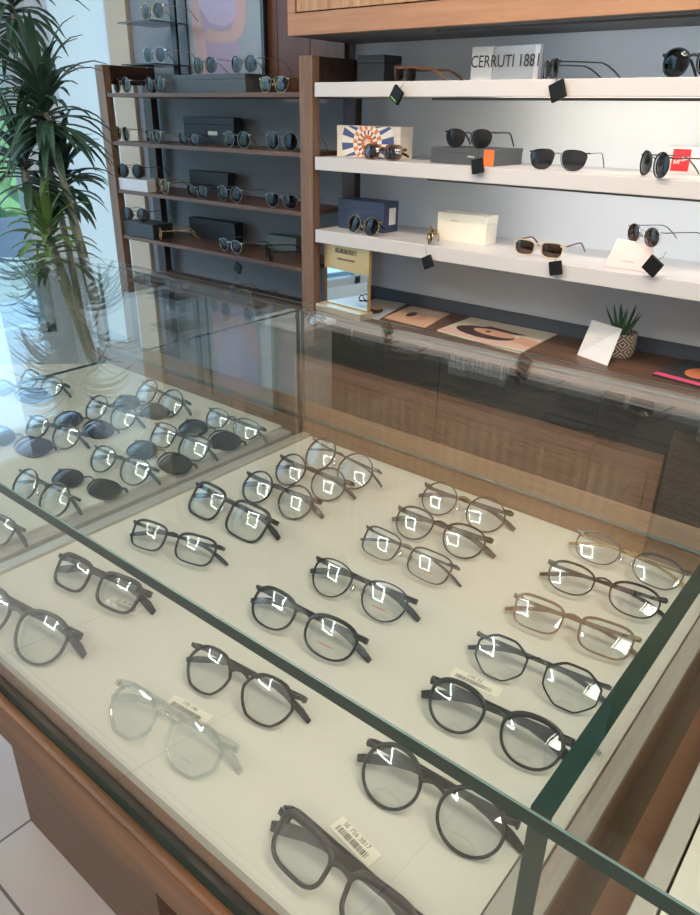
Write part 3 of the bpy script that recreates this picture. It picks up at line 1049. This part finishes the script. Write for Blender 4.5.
def sun_on(label, kind, frame, lens, pxc, Y, z, W, yaw, pose='open', group=GS, name='sunglasses', py=None, tiltx=0, **op):
    g = glasses(name, label, group, kind, frame, lens, W=W, pose=pose, cat='sunglasses', **op)
    X = px_x(pxc, py if py else 457.5 - 0, Y) if py else px_x(pxc, 100, Y)
    g.location = (X, Y, z + 0.0003)
    g.rotation_euler = (0, 0, R(yaw))
    return g


TH = dict(th=0.004)
sun_on('dark brown sunglasses beside the small black box on the topmost white shelf', 'rect', TORT, SUN_B, 404, 1.75, S1, 0.135, -80, py=72, rt=0.003, th=0.006)
sun_on('black square sunglasses in front of the lettered sign on the topmost white shelf', 'square', BLACK, SUN_D, 549, 1.72, S1, 0.13, -50, py=70, rt=0.003, th=0.003)
sun_on('large black rounded sunglasses at the right end of the topmost white shelf', 'big', BLACK, SUN_D, 692, 1.74, S1, 0.150, -14, py=66, rt=0.0034, th=0.006)

# shelf 2: sunburst box
x0, x1 = seg(337, 400, 145, 1.77)
bx_, hx, hy = box_thing('patterned_box', 'white box with orange and blue sunburst pattern on the middle white shelf', 'box', max(x0, -1.526), x1, 1.77, 1.83, S2, px_z(368, 126, 1.77) - S2, mat('cream_card', (0.75, 0.70, 0.62), 0.5))
hB = px_z(368, 126, 1.77) - S2
cols = [mat('sun_orange', (0.70, 0.23, 0.06), .5), mat('sun_navy', (0.07, 0.10, 0.25), .5), mat('sun_white', (0.82, 0.80, 0.76), .5), mat('sun_rust', (0.35, 0.09, 0.05), .5)]
pt = MB()
rings_ = [0.005, 0.012, 0.022, 0.036, 0.052, 0.095]
cxp, czp = 0.0, hB * 0.45
for i in range(len(rings_) - 1):
    n = 28
    for j in range(n):
        if (j + i) % 2 == 0 and i != 1:
            mi = (0, 1, 3, 0, 1)[i]
        else:
            mi = (2, 0, 2, 2, 2)[i] if i != 1 else (j % 2) * 3
        P = []
        for rr, aa in ((rings_[i], j), (rings_[i + 1], j), (rings_[i + 1], j + 1), (rings_[i], j + 1)):
            xx = max(-hx, min(hx, cxp + rr * math.cos(2 * PI * aa / n)))
            zz = max(0.001, min(hB - 0.001, czp + rr * math.sin(2 * PI * aa / n)))
            P.append((xx, -hy - 0.0012, zz))
        pt.add(P, [(0, 1, 2, 3)], mi)
        pt.add([(x_, y_ + 0.0003, z_) for x_, y_, z_ in P], [(3, 2, 1, 0)], mi)
pt.build('sunburst_print', cols, bx_)
sun_on('tortoise rectangular sunglasses in front of the sunburst box', 'rect', TORT, SUN_B, 381, 1.712, S2, 0.140, 0, py=150, pose='folded', tilt=14, rt=0.0034, brow=0.6, th=0.006)

x0, x1 = seg(434, 497, 157, 1.75)
hB = px_z(465, 148, 1.75) - S2
bx_, hx, hy = box_thing('eyewear_box', 'dark grey box with an orange end under round black sunglasses', 'box', x0, x1, 1.735, 1.885, S2, hB, GBOX)
MB().box(hx * 0.70, hx - 0.0002, -hy - 0.0016, -hy + .001, 0.001, hB * 0.97).build('orange_end', mat('orange_card', (0.80, 0.16, 0.03), 0.5), bx_)
text('POLICE', 0.006, WPRINT, bx_, (hx * 0.3, -hy - 0.0010, hB * .5), (PI / 2, 0, 0))
sun_on('round black sunglasses with gradient lenses standing on the dark grey box', 'panto', BLACK, SUN_G, 468, 1.742, S2 + hB, 0.138, 4, py=135, rt=0.0022)
sun_on('black aviator-like sunglasses with flat brow in the middle of the middle white shelf', 'aviator', BLACK, SUN_G, 557, 1.735, S2, 0.146, 4, py=160, rt=0.0014, th=0.002, temple=GUN)
sun_on('round dark gradient sunglasses near the red labelled box', 'round', BLACK, SUN_G, 652, 1.71, S2, 0.132, -46, py=165, rt=0.0014, th=0.003, temple=GUN, k=1.08)
x0 = px_x(668, 160, 1.86)
hB = px_z(685, 147, 1.86) - S2
bx_, hx, hy = box_thing('eyewear_box', 'pale grey box with a red logo square at the right end of the middle shelf', 'box', x0, x0 + 0.15, 1.86, 1.93, S2, hB, mat('pale_grey_card', (0.60, 0.61, 0.60), .5))
rl = px_x(672, 160, 1.86) - (x0 + .075)
rr_ = px_x(690, 160, 1.86) - (x0 + .075)
MB().box(rl, rr_, -hy - 0.0014, -hy - 0.0007, hB * .12, hB * .92).build('red_label', mat('logo_red', (0.72, 0.02, 0.03), 0.45), bx_)
text('Ray-Ban', 0.0125, WPRINT, bx_, ((rl + rr_) / 2, -hy - 0.0017, hB * .52), (PI / 2, R(-22), 0), 'lettering', 0.0002, shear=0.3, sx=.85)

# shelf 3
x0, x1 = seg(338, 384, 215, 1.77)
hB = px_z(365, 201, 1.77) - S3
bx_, hx, hy = box_thing('eyewear_box', 'navy blue box with a white end label behind round gold sunglasses', 'box', max(x0, -1.526), x1, 1.77, 1.84, S3, hB, mat('navy_card', (0.035, 0.055, 0.11), 0.45))
MB().box(hx + 0.0008, hx + 0.0014, -hy * .3, hy * .6, hB * .25, hB * .8).build('end_label', WPRINT, bx_)
sun_on('round gold rimmed sunglasses with black lenses in front of the navy box', 'round', GOLD, SUN_D, 361, 1.708, S3, 0.138, -10, py=222, pose='folded', tilt=14, rt=0.0012, th=0.003, k=1.0, temple=BLACK)
sun_on('small gold rimmed sunglasses left of the cream box', 'round', GOLD, SUN_G, 428, 1.73, S3, 0.115, -52, py=232, pose='folded', tilt=14, rt=0.0010, th=0.0016)
x0, x1 = seg(437, 486, 232, 1.79)
hB = px_z(460, 214, 1.79) - S3
bx_, hx, hy = box_thing('eyewear_box', 'plain cream box in the middle of the lowest white shelf', 'box', x0, x1, 1.79, 1.85, S3, hB, mat('cream_card2', (0.80, 0.78, 0.68), 0.5))
text('PRADA', 0.007, mat('pale_print', (.55, .52, .42), .5), bx_, (-hx * .3, -hy - 0.0010, hB * .75), (PI / 2, 0, 0))
sun_on('champagne framed sunglasses with brown lenses on the lowest white shelf', 'rect', CHAMP, SUN_B, 538, 1.735, S3, 0.140, 0, py=245, rt=0.0026, th=0.004, temple=TORT)
# pink wedge case with glasses laid over it
x0, x1 = seg(606, 652, 255, 1.74)
pc = empty('wedge_case', ((x0 + x1) / 2, 1.76, S3 + 0.0002))
tag(pc, 'pale pink folded wedge case at the right end of the lowest white shelf', 'case')
hx = (x1 - x0) / 2
hB = px_z(630, 240, 1.75) - S3
q = MB()
for x_ in (-hx, hx):
    pass
vs = [(-hx, -0.03, 0), (hx, -0.03, 0), (hx, 0.03, 0), (-hx, 0.03, 0), (-hx * .75, 0, hB), (hx * 0.85, 0, hB * .92)]
q.add(vs, [(0, 3, 2, 1), (0, 1, 5, 4), (2, 3, 4, 5), (1, 2, 5), (3, 0, 4)])
q.build('case_shell', mat('blush_leatherette', (0.60, 0.47, 0.46), 0.45), pc, bevel=0.002)
MB().box(-hx * .3, hx * .3, -0.022, -0.0205, hB * .25, hB * .30).build('flap_edge', mat('blush_seam', (0.6, 0.5, 0.48), .5), pc)
g = sun_on('rose lens sunglasses perched on the pink wedge case', 'round', SILV, SUN_B, 643, 1.748, S3 + hB * .86, 0.122, -34, py=232, rt=0.0010, th=0.002, temple=GUN)

# hanging square security tags
GT = 'black square security tags on the white shelf edges'
for px, py, sz, lb in ((397, 95, .036, 'black square security tag on the topmost shelf edge below the small black box'),
                       (558, 91, .038, 'black square security tag on the topmost shelf edge below the black square sunglasses'),
                       (478, 166, .034, 'black square security tag hanging before the dark grey box with orange end'),
                       (428, 262, .033, 'black square security tag on the lowest shelf edge near the small gold sunglasses'),
                       (556, 268, .033, 'black square security tag on the lowest shelf edge under the champagne sunglasses'),
                       (653, 266, .036, 'black square security tag on the lowest shelf edge beside the pink wedge case')):
    p = at(px, py, YS - 0.011)
    s_ = empty('security_tag', (p.x, p.y, p.z))
    s_.rotation_euler = (0, R({397: 35, 558: -22, 478: -12, 428: -25, 556: -15, 653: 32}[px]), R(-10))
    tag(s_, lb, 'tag', GT)
    MB().box(-sz / 2, sz / 2, -0.006, 0.003, -sz / 2, sz / 2).build('tag_body', mat('black_tag_plastic', (0.006, 0.007, 0.006), 0.5, 0, 0.25), s_, bevel=0.002)
    MB().tube([(0, 0, sz * .5), (0.004, 0.0, sz * .8), (0.002, 0.0, sz * 1.15)], 0.0006, 6).build('cord', BLACK, s_)
    if px == 397:
        MB().box(-sz * .3, sz * .3, -0.0066, -0.0061, -sz * .36, -sz * .28).build('green_line', mat('green_print', (.25, .6, .1), .5), s_)

# ------------------------------------------------------------------ desk items
ZD = 0.735
# BURBERRY stand with mirror foot
xa, xb_ = px_x(322, 270, 1.71), px_x(371, 270, 1.71)
bs = empty('brand_display', ((xa + xb_) / 2, 1.71, ZD + 0.0004), R(-6))
tag(bs, 'gold panel lettered BURBERRY with a mirrored lower half on the back desk', 'display stand')
hx = (xb_ - xa) / 2
zt = px_z(345, 236, 1.71) - ZD
MB().box(-hx, hx, 0, 0.012, 0.022, zt).build('gold_panel', mat('brushed_gold', (0.60, 0.44, 0.22), 0.35, 0.5), bs, bevel=0.001)
MB().box(-hx - .002, hx + .002, -0.035, 0.02, 0, 0.0215).build('foot', mat('pale_gold_edge', (0.6, 0.52, 0.38), 0.3, .3), bs, bevel=0.001)
mr = MB().box(-hx + .001, hx - .001, -0.0022, -0.0006, 0.026, zt * .56)
mr.build('mirror', mat('silver_mirror', (0.75, 0.88, 0.92), 0.03, 1.0), bs)
text('BURBERRY', 0.021, DPRINT, bs, (0, -0.0008, zt * .80), (PI / 2, 0, 0), 'lettering', 0.0003, sx=.95)
text('LONDON ENGLAND', 0.008, DPRINT, bs, (0, -0.0008, zt * .70), (PI / 2, 0, 0), 'small_lettering', 0.0003)
sun_on('black spectacles on the white plinth beside the gold lettered panel', 'round', BLACK, LENS, 303, 1.54, ZD, 0.13, -12, pose='folded', name='spectacles', group='eyewear on the back desk', py=290, rt=0.0018)


def flat_card(name, label, cat, corners, z, shapes, base, thick=0.0012):
    "printed sheet lying at height z; corners in photo order, shapes in unit coordinates over it"
    P = [az(*c, z) for c in corners]
    o = sum(P, Vector()) / 4
    root = empty(name, (o.x, o.y, z + 0.0003))
    tag(root, label, cat)
    L = [p - o for p in P]
    q = MB()
    q.hexa([(p.x, p.y, 0) for p in L] + [(p.x, p.y, thick) for p in L])
    q.build('sheet', base, root)

    def uv(u, v):
        a = L[0].lerp(L[1], u)
        b_ = L[3].lerp(L[2], u)
        return a.lerp(b_, v)
    if shapes:
        pr_ = MB()
        ms = []
        for k, (poly_, m_) in enumerate(shapes):
            if m_ not in ms:
                ms.append(m_)
            h = thick + 0.0002 + 0.00008 * k
            pr_.add([(uv(*c).x, uv(*c).y, h) for c in poly_], [tuple(range(len(poly_)))], ms.index(m_))
        pr_.build('printed_picture', ms, root)
    return root


def ell(cx_, cy_, a, b, n=16, ph=0):
    return [(cx_ + a * math.cos(2 * PI * i / n + ph), cy_ + b * math.sin(2 * PI * i / n + ph)) for i in range(n)]


SKIN = mat('printed_skin', (0.62, 0.36, 0.25), .4)
HAIR = mat('printed_hair', (0.06, 0.035, 0.03), .4)
PAPER = mat('cream_paper', (0.72, 0.64, 0.50), .4)
PEACH = mat('peach_paper', (0.70, 0.46, 0.32), .4)
BLUEP = mat('pale_blue_paper', (0.55, 0.60, 0.66), .4)
LAV = mat('printed_lavender', (0.42, 0.36, 0.52), .5)
flat_card('leaflet', 'leaflet with a grey and cream picture beside the gold lettered panel', 'leaflet', ((345, 312), (375, 299), (406, 304), (378, 320)), ZD,
          [(ell(.35, .5, .2, .3), HAIR), (ell(.75, .5, .22, .42), PAPER), ([(.42, .3), (.62, .35), (.58, .7), (.4, .6)], SKIN)], BLUEP)
flat_card('leaflet', 'orange-toned leaflet second from the left on the back desk', 'leaflet', ((384, 318), (411, 306), (450, 314), (425, 328)), ZD,
          [(ell(.45, .5, .25, .25), SKIN), (ell(.5, .35, .16, .1), HAIR), ([(.7, .1), (.95, .1), (.9, .9), (.65, .8)], PAPER)], PEACH)
flat_card('magazine', 'magazine cover of a dark-haired woman lying on the back desk', 'magazine', ((437, 331), (471, 318), (557, 335), (520, 354)), ZD,
          [([(0, .02), (.25, .02), (.3, 1), (.12, 1), (0, .6)], mat('printed_pink', (.68, .48, .42), .4)), (ell(.40, .42, .25, .34), HAIR), (ell(.47, .50, .14, .24), SKIN), ([(.62, .3), (.72, .35), (.66, .8), (.58, .7)], HAIR),
           ([(.3, .75), (.55, .78), (.5, 1), (.25, 1)], SKIN), (ell(.47, .43, .05, .03), HAIR)], PAPER, 0.003)
flat_card('magazine', 'dark magazine with an orange shape and pink edge at the right end of the desk', 'magazine', ((652, 376), (686, 361), (742, 376), (720, 394)), ZD,
          [([(0, 0), (.13, 0), (.13, 1), (0, 1)], mat('printed_magenta', (.80, .10, .22), .4)), (ell(.50, .50, .26, .22), mat('printed_orange', (.75, .25, .1), .4)),
           ], mat('printed_charcoal', (.035, .035, .04), .35), 0.006)

# small aloe in a woven pattern pot
pp = az(619, 358, ZD)
Yp = 1.87
xc = px_x(619, 345, Yp)
pot = empty('potted_aloe', (xc, Yp, ZD + 0.0004))
tag(pot, 'small aloe plant in a cream and black patterned pot behind the white card', 'potted plant')
r0 = (px_x(637, 340, Yp) - px_x(604, 340, Yp)) / 2
pm = bpy.data.materials.new('woven_pot')
pm.use_nodes = True
nt = pm.node_tree
b = nt.nodes['Principled BSDF']
tc = nt.nodes.new('ShaderNodeTexCoord')
sp = nt.nodes.new('ShaderNodeSeparateXYZ')
nt.links.new(tc.outputs['Object'], sp.inputs[0])


def mth(op, a_, b_=None):
    n_ = nt.nodes.new('ShaderNodeMath')
    n_.operation = op
    for i_, v_ in enumerate((a_, b_)):
        if v_ is None: continue
        if isinstance(v_, (int, float)): n_.inputs[i_].default_value = v_
        else: nt.links.new(v_, n_.inputs[i_])
    return n_.outputs[0]


ang = mth('ARCTAN2', sp.outputs[1], sp.outputs[0])
u_ = mth('ABSOLUTE', mth('SUBTRACT', mth('FRACT', mth('MULTIPLY', ang, 6 / (2 * PI))), 0.5))
v_ = mth('ABSOLUTE', mth('SUBTRACT', mth('FRACT', mth('MULTIPLY', sp.outputs[2], 26.0)), 0.5))
dd = mth('FRACT', mth('MULTIPLY', mth('ADD', u_, v_), 4.0))
st_ = mth('GREATER_THAN', dd, 0.55)
mx = nt.nodes.new('ShaderNodeMix')
mx.data_type = 'RGBA'
mx.inputs[6].default_value = (0.62, 0.56, 0.46, 1)
mx.inputs[7].default_value = (0.07, 0.06, 0.055, 1)
nt.links.new(st_, mx.inputs[0])
nt.links.new(mx.outputs[2], b.inputs['Base Color'])
hp = px_z(620, 331, Yp) - ZD
MB().lathe([(r0 * .82, 0), (r0 * .95, hp * .15), (r0, hp * .6), (r0 * .98, hp), (r0 * .88, hp), (r0 * .86, hp * .86)], 32).build('pot', pm, pot, smooth=True)
MB().lathe([(0.001, hp * .84), (r0 * .85, hp * .855), (0.001, hp * .87)], 20).build('soil', mat('soil', (.04, .025, .015), .9), pot)
AL = mat('aloe_green', (0.05, 0.13, 0.06), 0.45, noise=.3, nscale=40)
random.seed(3)
for k in range(16):
    a_ = k * 2.4
    lean_ = 0.18 + 0.5 * (k / 16)
    L = (px_z(620, 300, Yp) - ZD - hp) * random.uniform(.75, 1.08)
    d = Vector((math.cos(a_) * math.sin(lean_), math.sin(a_) * math.sin(lean_), math.cos(lean_)))
    b0 = Vector((math.cos(a_) * r0 * .2, math.sin(a_) * r0 * .2, hp * .85))
    lf = MB()
    lf.tube([b0, b0 + d * L * .4, b0 + d * L * .75 + Vector((0, 0, L * .04)), b0 + d * L + Vector((0, 0, L * .10))], 0.0052, 6, 0, [1, .8, .45, .05])
    lf.build('leaf', AL, pot, smooth=True)
# white card leaning on the pot
c0, c1, c2, c3 = az(577, 355, ZD), az(607, 366, ZD), at(622, 329, 1.80), at(592, 320, 1.80)
wc = empty('card', ((c0.x + c1.x) / 2, (c0.y + c1.y) / 2, ZD + 0.0006))
tag(wc, 'small white card leaning against the patterned plant pot', 'card')
o = wc.location
P = [p - o for p in (c0, c1, c2, c3)]
for p in P[:2]:
    p.z = 0.0
nrm = (P[1] - P[0]).cross(P[3] - P[0]).normalized()
if nrm.y > 0: nrm = -nrm
q = MB()
q.hexa([tuple(p) for p in P] + [tuple(p - nrm * 0.002) for p in P])
q.build('card_sheet', mat('white_card', (0.78, 0.80, 0.80), .45), wc)
ctr = sum(P, Vector()) / 4 + nrm * 0.0006
ux = (P[1] - P[0]).normalized()
uy = nrm.cross(ux) * -1
if uy.z < 0: uy = -uy
rm = Matrix((ux, uy, ux.cross(uy))).transposed()
if rm.determinant() < 0:
    rm = Matrix((ux, uy, nrm)).transposed()
GP = mat('grey_print', (.50, .52, .54), .5)
for k_, (tt_, s_) in enumerate((('Please ask', .010), ('for your size', .008), ('Thank you', .008))):
    text('-' * (7 + 2 * k_), s_, GP, wc, ctr + uy * (0.012 - 0.011 * k_), rm.to_euler(), 'printed_line', 0.0001)

# ------------------------------------------------------------------ rack items
GR = 'sunglasses displayed on the walnut rack'


DULL = mat('dull_silver', (0.33, 0.33, 0.32), 0.35, 0.9)


def rk(label, kind, frame, lens, px, py, z, W=0.136, yaw=-6, Y=1.722, **op):
    frame = DULL if frame is SILV else frame
    return sun_on(label, kind, frame, lens, px, Y, z, W, yaw, group=GR, py=py, **op)


G1 = dict(rt=0.0013, th=0.002)
A1 = dict(rt=0.0026, th=0.004)
rk('silver sunglasses at the left end of the rack top shelf', 'round', SILV, SUN_G, 121, 86, RS[0], yaw=-8, **G1)
rk('silver sunglasses second from the left on the rack top shelf', 'round', SILV, SUN_D, 154, 86, RS[0], yaw=-8, **G1)
rk('brown sunglasses at the right end of the rack top shelf', 'aviator', GOLD, SUN_B, 273, 82, RS[0], yaw=-4, **G1)
x0, x1 = seg(186, 258, 82, 1.80)
hB = px_z(220, 75, 1.80) - RS[0]
box_thing('eyewear_box', 'long charcoal box on the top shelf of the walnut rack', 'box', x0, x1, 1.745, 1.885, RS[0], hB, GBOX)
rk('black lens sunglasses at the left on the long charcoal box', 'round', SILV, SUN_D, 204, 68, RS[0] + hB, Y=1.751, yaw=-6, **G1)
rk('silver wire sunglasses at the right on the long charcoal box', 'round', SILV, SUN_G, 243, 68, RS[0] + hB, Y=1.751, yaw=-6, **G1)

rk('silver rimmed sunglasses at the left end of the second rack shelf', 'round', SILV, SUN_D, 121, 133, RS[1], yaw=-12, **G1)
rk('dark silver-trimmed sunglasses second on the second rack shelf', 'panto', SILV, SUN_D, 152, 136, RS[1], yaw=-12, rt=.002, th=.002)
rk('grey sunglasses left of the black box on the second rack shelf', 'oval', GUN, SUN_G, 188, 138, RS[1], yaw=-8, **G1)
rk('bright silver round sunglasses in front of the black box, second rack shelf', 'round', SILV, SUN_D, 236, 140, RS[1], yaw=-2, **G1)
rk('large silver round sunglasses at the right end of the second rack shelf', 'round', SILV, SUN_D, 281, 142, RS[1], yaw=0, k=1.05, **G1)
x0, x1 = seg(184, 234, 130, 1.875)
bx_, hx, hy = box_thing('eyewear_box', 'black box with a small white label on the second rack shelf', 'box', x0, x1, 1.875, 1.91, RS[1], px_z(205, 117, 1.875) - RS[1], BBOX)
MB().box(0, hx * .36, -hy - 0.0018, -hy - 0.0008, .028, .042).build('white_label', WPRINT, bx_)

x0, x1 = seg(112, 148, 182, 1.705)
x0 = max(x0, -2.54)
hB = px_z(130, 177, 1.75) - RS[2]
box_thing('eyewear_case', 'white case at the left end of the third rack shelf', 'case', x0, x1, 1.70, 1.79, RS[2], hB, WHITE)
rk('round black sunglasses standing on the white case', 'round', BLACK, SUN_D, 130, 169, RS[2] + hB, Y=1.712, yaw=12, **G1)
rk('gold sunglasses right of the white case on the third rack shelf', 'round', GOLD, SUN_G, 161, 188, RS[2], yaw=-14, **G1)
rk('dark grey sunglasses in the middle of the third rack shelf', 'square', GUN, SUN_D, 196, 190, RS[2], yaw=-8, **A1)
rk('silver browed black sunglasses right of the middle on the third rack shelf', 'round', SILV, SUN_D, 229, 195, RS[2], yaw=-4, **G1)
rk('black aviator sunglasses at the right end of the third rack shelf', 'aviator', SILV, SUN_D, 281, 200, RS[2], yaw=4, **G1)
x0, x1 = seg(190, 228, 185, 1.875)
box_thing('eyewear_box', 'black box standing at the back of the third rack shelf', 'box', x0, x1, 1.875, 1.91, RS[2], px_z(210, 172, 1.875) - RS[2], BBOX)

x0, x1 = seg(114, 154, 228, 1.705)
x0 = max(x0, -2.54)
hB = px_z(133, 219, 1.75) - RS[3]
box_thing('eyewear_case', 'black case at the left end of the fourth rack shelf', 'case', x0, x1, 1.70, 1.79, RS[3], hB, BBOX)
rk('small round sunglasses standing on the black case', 'round', GUN, SUN_G, 135, 214, RS[3] + hB, Y=1.712, yaw=14, **G1)
rk('gold and black sunglasses right of the black case on the fourth rack shelf', 'round', GOLD, SUN_D, 160, 236, RS[3], yaw=-35, **A1)
x0, x1 = seg(190, 235, 235, 1.87)
box_thing('eyewear_box', 'large black box in the middle of the fourth rack shelf', 'box', x0, x1, 1.87, 1.91, RS[3], px_z(210, 220, 1.87) - RS[3], BBOX)
rk('silver and black sunglasses in front of the large black box, fourth rack shelf', 'panto', SILV, SUN_D, 230, 248, RS[3], yaw=-6, **A1)
rk('black sunglasses with bright hinges left of the grey box, fourth rack shelf', 'square', BLACK, SUN_D, 268, 252, RS[3], yaw=-35, **A1)
x0, x1 = seg(268, 296, 245, 1.87)
box_thing('eyewear_box', 'grey green box at the right end of the fourth rack shelf', 'box', x0, x1, 1.87, 1.91, RS[3], px_z(280, 236, 1.87) - RS[3], mat('grey_green_card', (.16, .19, .19), .5))
rk('gold sunglasses on the lowest visible rack shelf above the glass edge', 'round', GOLD, SUN_D, 238, 280, RS[4], yaw=-6, **G1)
p = at(238, 268, 1.72)
s_ = empty('security_tag', p)
s_.rotation_euler = (0, R(24), 0)
tag(s_, 'black square security tag above the gold sunglasses on the lowest rack shelf', 'tag')
MB().box(-.016, .016, -.004, .004, -.016, .016).build('tag_body', MATS['black_tag_plastic'], s_, bevel=0.002)
MB().tube([(0, 0, -.016), (.004, 0, -.03), (.0, 0, p.z * 0 - .05)], .0006, 5).build('cord', BLACK, s_)

# ------------------------------------------------------------------ poster and slim stand behind the rack
poster = empty('framed_poster', (px_x(232, 40, 1.90), 1.899, 1.354))
poster.location.z = RS[0] + 0.0005
tag(poster, 'framed poster of a person in lavender clothes standing on the rack', 'poster')
xl, xr = px_x(188, 40, 1.90) - poster.location.x, px_x(266, 40, 1.90) - poster.location.x
HPo = 0.52
q = MB()
q.box(xl, xl + .008, -.008, .008, 0, HPo).box(xr - .014, xr, -.008, .008, 0, HPo).box(xl, xr, -.008, .008, HPo - .01, HPo).box(xl, xr, -.008, .008, 0, .01)
q.build('frame', BLACK, poster)
q = MB()


def pu(u, v): return (xl + .008 + u * (xr - xl - .022), v * HPo)


ms = [mat('poster_backdrop', (.26, .30, .34), .4), LAV, mat('poster_skin', (.46, .30, .29), .4), HAIR, mat('poster_purple', (.34, .26, .38), .4)]
q.box(xl + .008, xr - .014, -.002, .003, .01, HPo - .01, 0)


def pshape(pts_, mi, k_):
    q.add([(*[pu(u, v)[0]], -.0022 - .0001 * k_, pu(u, v)[1]) for u, v in pts_], [tuple(range(len(pts_)))], mi)


def pp(pts_, mi, k_):
    pshape([((x - 190) / 70, .615 - y / 143) for x, y in pts_], mi, k_)


pp([(204, 20), (236, 24), (240, 62), (232, 84), (208, 84), (203, 55)], 4, 1)
pp([(198, -28), (206, -36), (222, -40), (238, -34), (244, -20), (242, 4), (240, 18), (236, 28), (226, 32), (212, 28), (203, 14), (198, -6)], 1, 2)
pp([(194, -6), (199, -10), (203, 12), (205, 34), (208, 56), (206, 70), (201, 74), (196, 68), (195, 40)], 2, 3)
pp([(204, 36), (211, 33), (222, 36), (232, 35), (237, 24), (239, 2), (244, -4), (247, 10), (246, 28), (242, 40), (234, 45), (222, 45), (210, 43)], 2, 4)
pp([(214, -50), (228, -50), (227, -38), (220, -34), (214, -38)], 2, 5)
pp(ell(221, -62, 11, 15), 3, 6)
pp(ell(220, -57, 7.5, 11), 2, 7)
q.build('printed_picture', ms, poster)

stnd = empty('eyewear_stand', (px_x(170, 80, 1.86), 1.86, RS[0] + .0003))
tag(stnd, 'slim black upright stand with two little glass shelves on the rack', 'eyewear stand')
MB().box(-.014, .014, .032, .042, 0.006, .50).build('upright', mat('stand_black', (.012, .013, .016), .35), stnd)
MB().box(-.06, .06, -.04, .042, 0, .0055).build('foot_plate', MATS['stand_black'], stnd)
zs = [px_z(160, 65, 1.82) - RS[0], px_z(160, 23, 1.82) - RS[0], ]
for z in zs:
    sh_ = MB().box(-.10, .085, -.13, 0.0315, z - .004, z)
    sh_.build('glass_shelf', mat('smoked_shelf', (.03, .04, .045), .15), stnd)
sun_on('grey lens sunglasses on the lower glass shelf of the black stand', 'round', SILV, SUN_G, 154, 1.742, RS[0] + zs[0], .13, 0, group=GR, py=56, **G1)
sun_on('gold sunglasses on the upper glass shelf of the black stand', 'round', GOLD, SUN_G, 152, 1.742, RS[0] + zs[1], .13, 0, group=GR, py=14, **G1)

# ------------------------------------------------------------------ dracaena
pl = empty('potted_dracaena', (-1.78, 1.10, 0))
tag(pl, 'tall dracaena with several leafy crowns behind the left end of the case', 'potted plant')
MB().lathe([(.13, 0), (.17, .02), (.20, .36), (.205, .40), (.185, .40), (.18, .36)], 32).build('pot', mat('white_planter', (.62, .64, .62), .4), pl, smooth=True)
MB().lathe([(.001, .35), (.183, .355), (.001, .362)], 24).build('soil', MATS['soil'], pl)
TR_ = mat('cane_bark', (.25, .26, .23), .8, noise=.3, nscale=60, bump=.4)
LG = mat('dracaena_green', (.035, .085, .058), .42, noise=.35, nscale=9)
LG2 = mat('young_dracaena_green', (.10, .20, .06), .42, noise=.3, nscale=9)
o = Vector(pl.location)
crowns = [((12, 6), 1.14, 70, .20, 0), ((46, 116), 1.08, 100, .20, 0), ((24, 168), 1.02, 55, .17, 0), ((64, 185), 1.14, 60, .15, 0), ((50, 244), 1.02, 50, .15, 1)]
random.seed(11)
for ci, (c_, Y, n, L, mi) in enumerate(crowns):
    P = at(*c_, Y) - o
    base = Vector(((ci % 3 - 1) * .05, (ci % 2) * .05 - .02, .35))
    mid = base.lerp(P, .5) + Vector((.02, 0, 0))
    MB().tube([base, mid, P - Vector((0, 0, .02)), P + Vector((0, 0, .05))], .010, 8, 0, [1.1, 1, .9, .5]).build('stem', TR_, pl, smooth=True)
    lf = MB()
    for k in range(n):
        a_ = random.uniform(0, 2 * PI)
        t = k / n
        el = 1.35 - 1.75 * t + random.uniform(-.15, .15)
        h = Vector((math.cos(a_), math.sin(a_), 0))
        Lk = L * random.uniform(.75, 1.1)
        start = P + Vector((0, 0, .06 * (1 - t) - .05 * t))
        pts_ = []
        dirv = h * math.cos(el) + Vector((0, 0, math.sin(el)))
        p_ = start.copy()
        for s in range(7):
            pts_.append(p_.copy())
            p_ += dirv * (Lk / 6)
            dirv = (dirv + Vector((0, 0, -.13 - .06 * s))).normalized()
        side = h.cross(Vector((0, 0, 1))).normalized()
        wd = [.35, .8, 1, 1, .8, .5, .05]
        vs = []
        for s, p2 in enumerate(pts_):
            w_ = .0105 * wd[s]
            vs += [p2 - side * w_, p2 + Vector((0, 0, -.003 * wd[s])), p2 + side * w_]
        fs = []
        for s in range(6):
            a0 = s * 3
            fs += [(a0, a0 + 1, a0 + 4, a0 + 3), (a0 + 1, a0 + 2, a0 + 5, a0 + 4)]
        lf.add(vs, fs)
    ob = lf.build('foliage', LG2 if mi else LG, pl, smooth=False)
    sd = ob.modifiers.new('thick', 'SOLIDIFY')
    sd.thickness = .0012
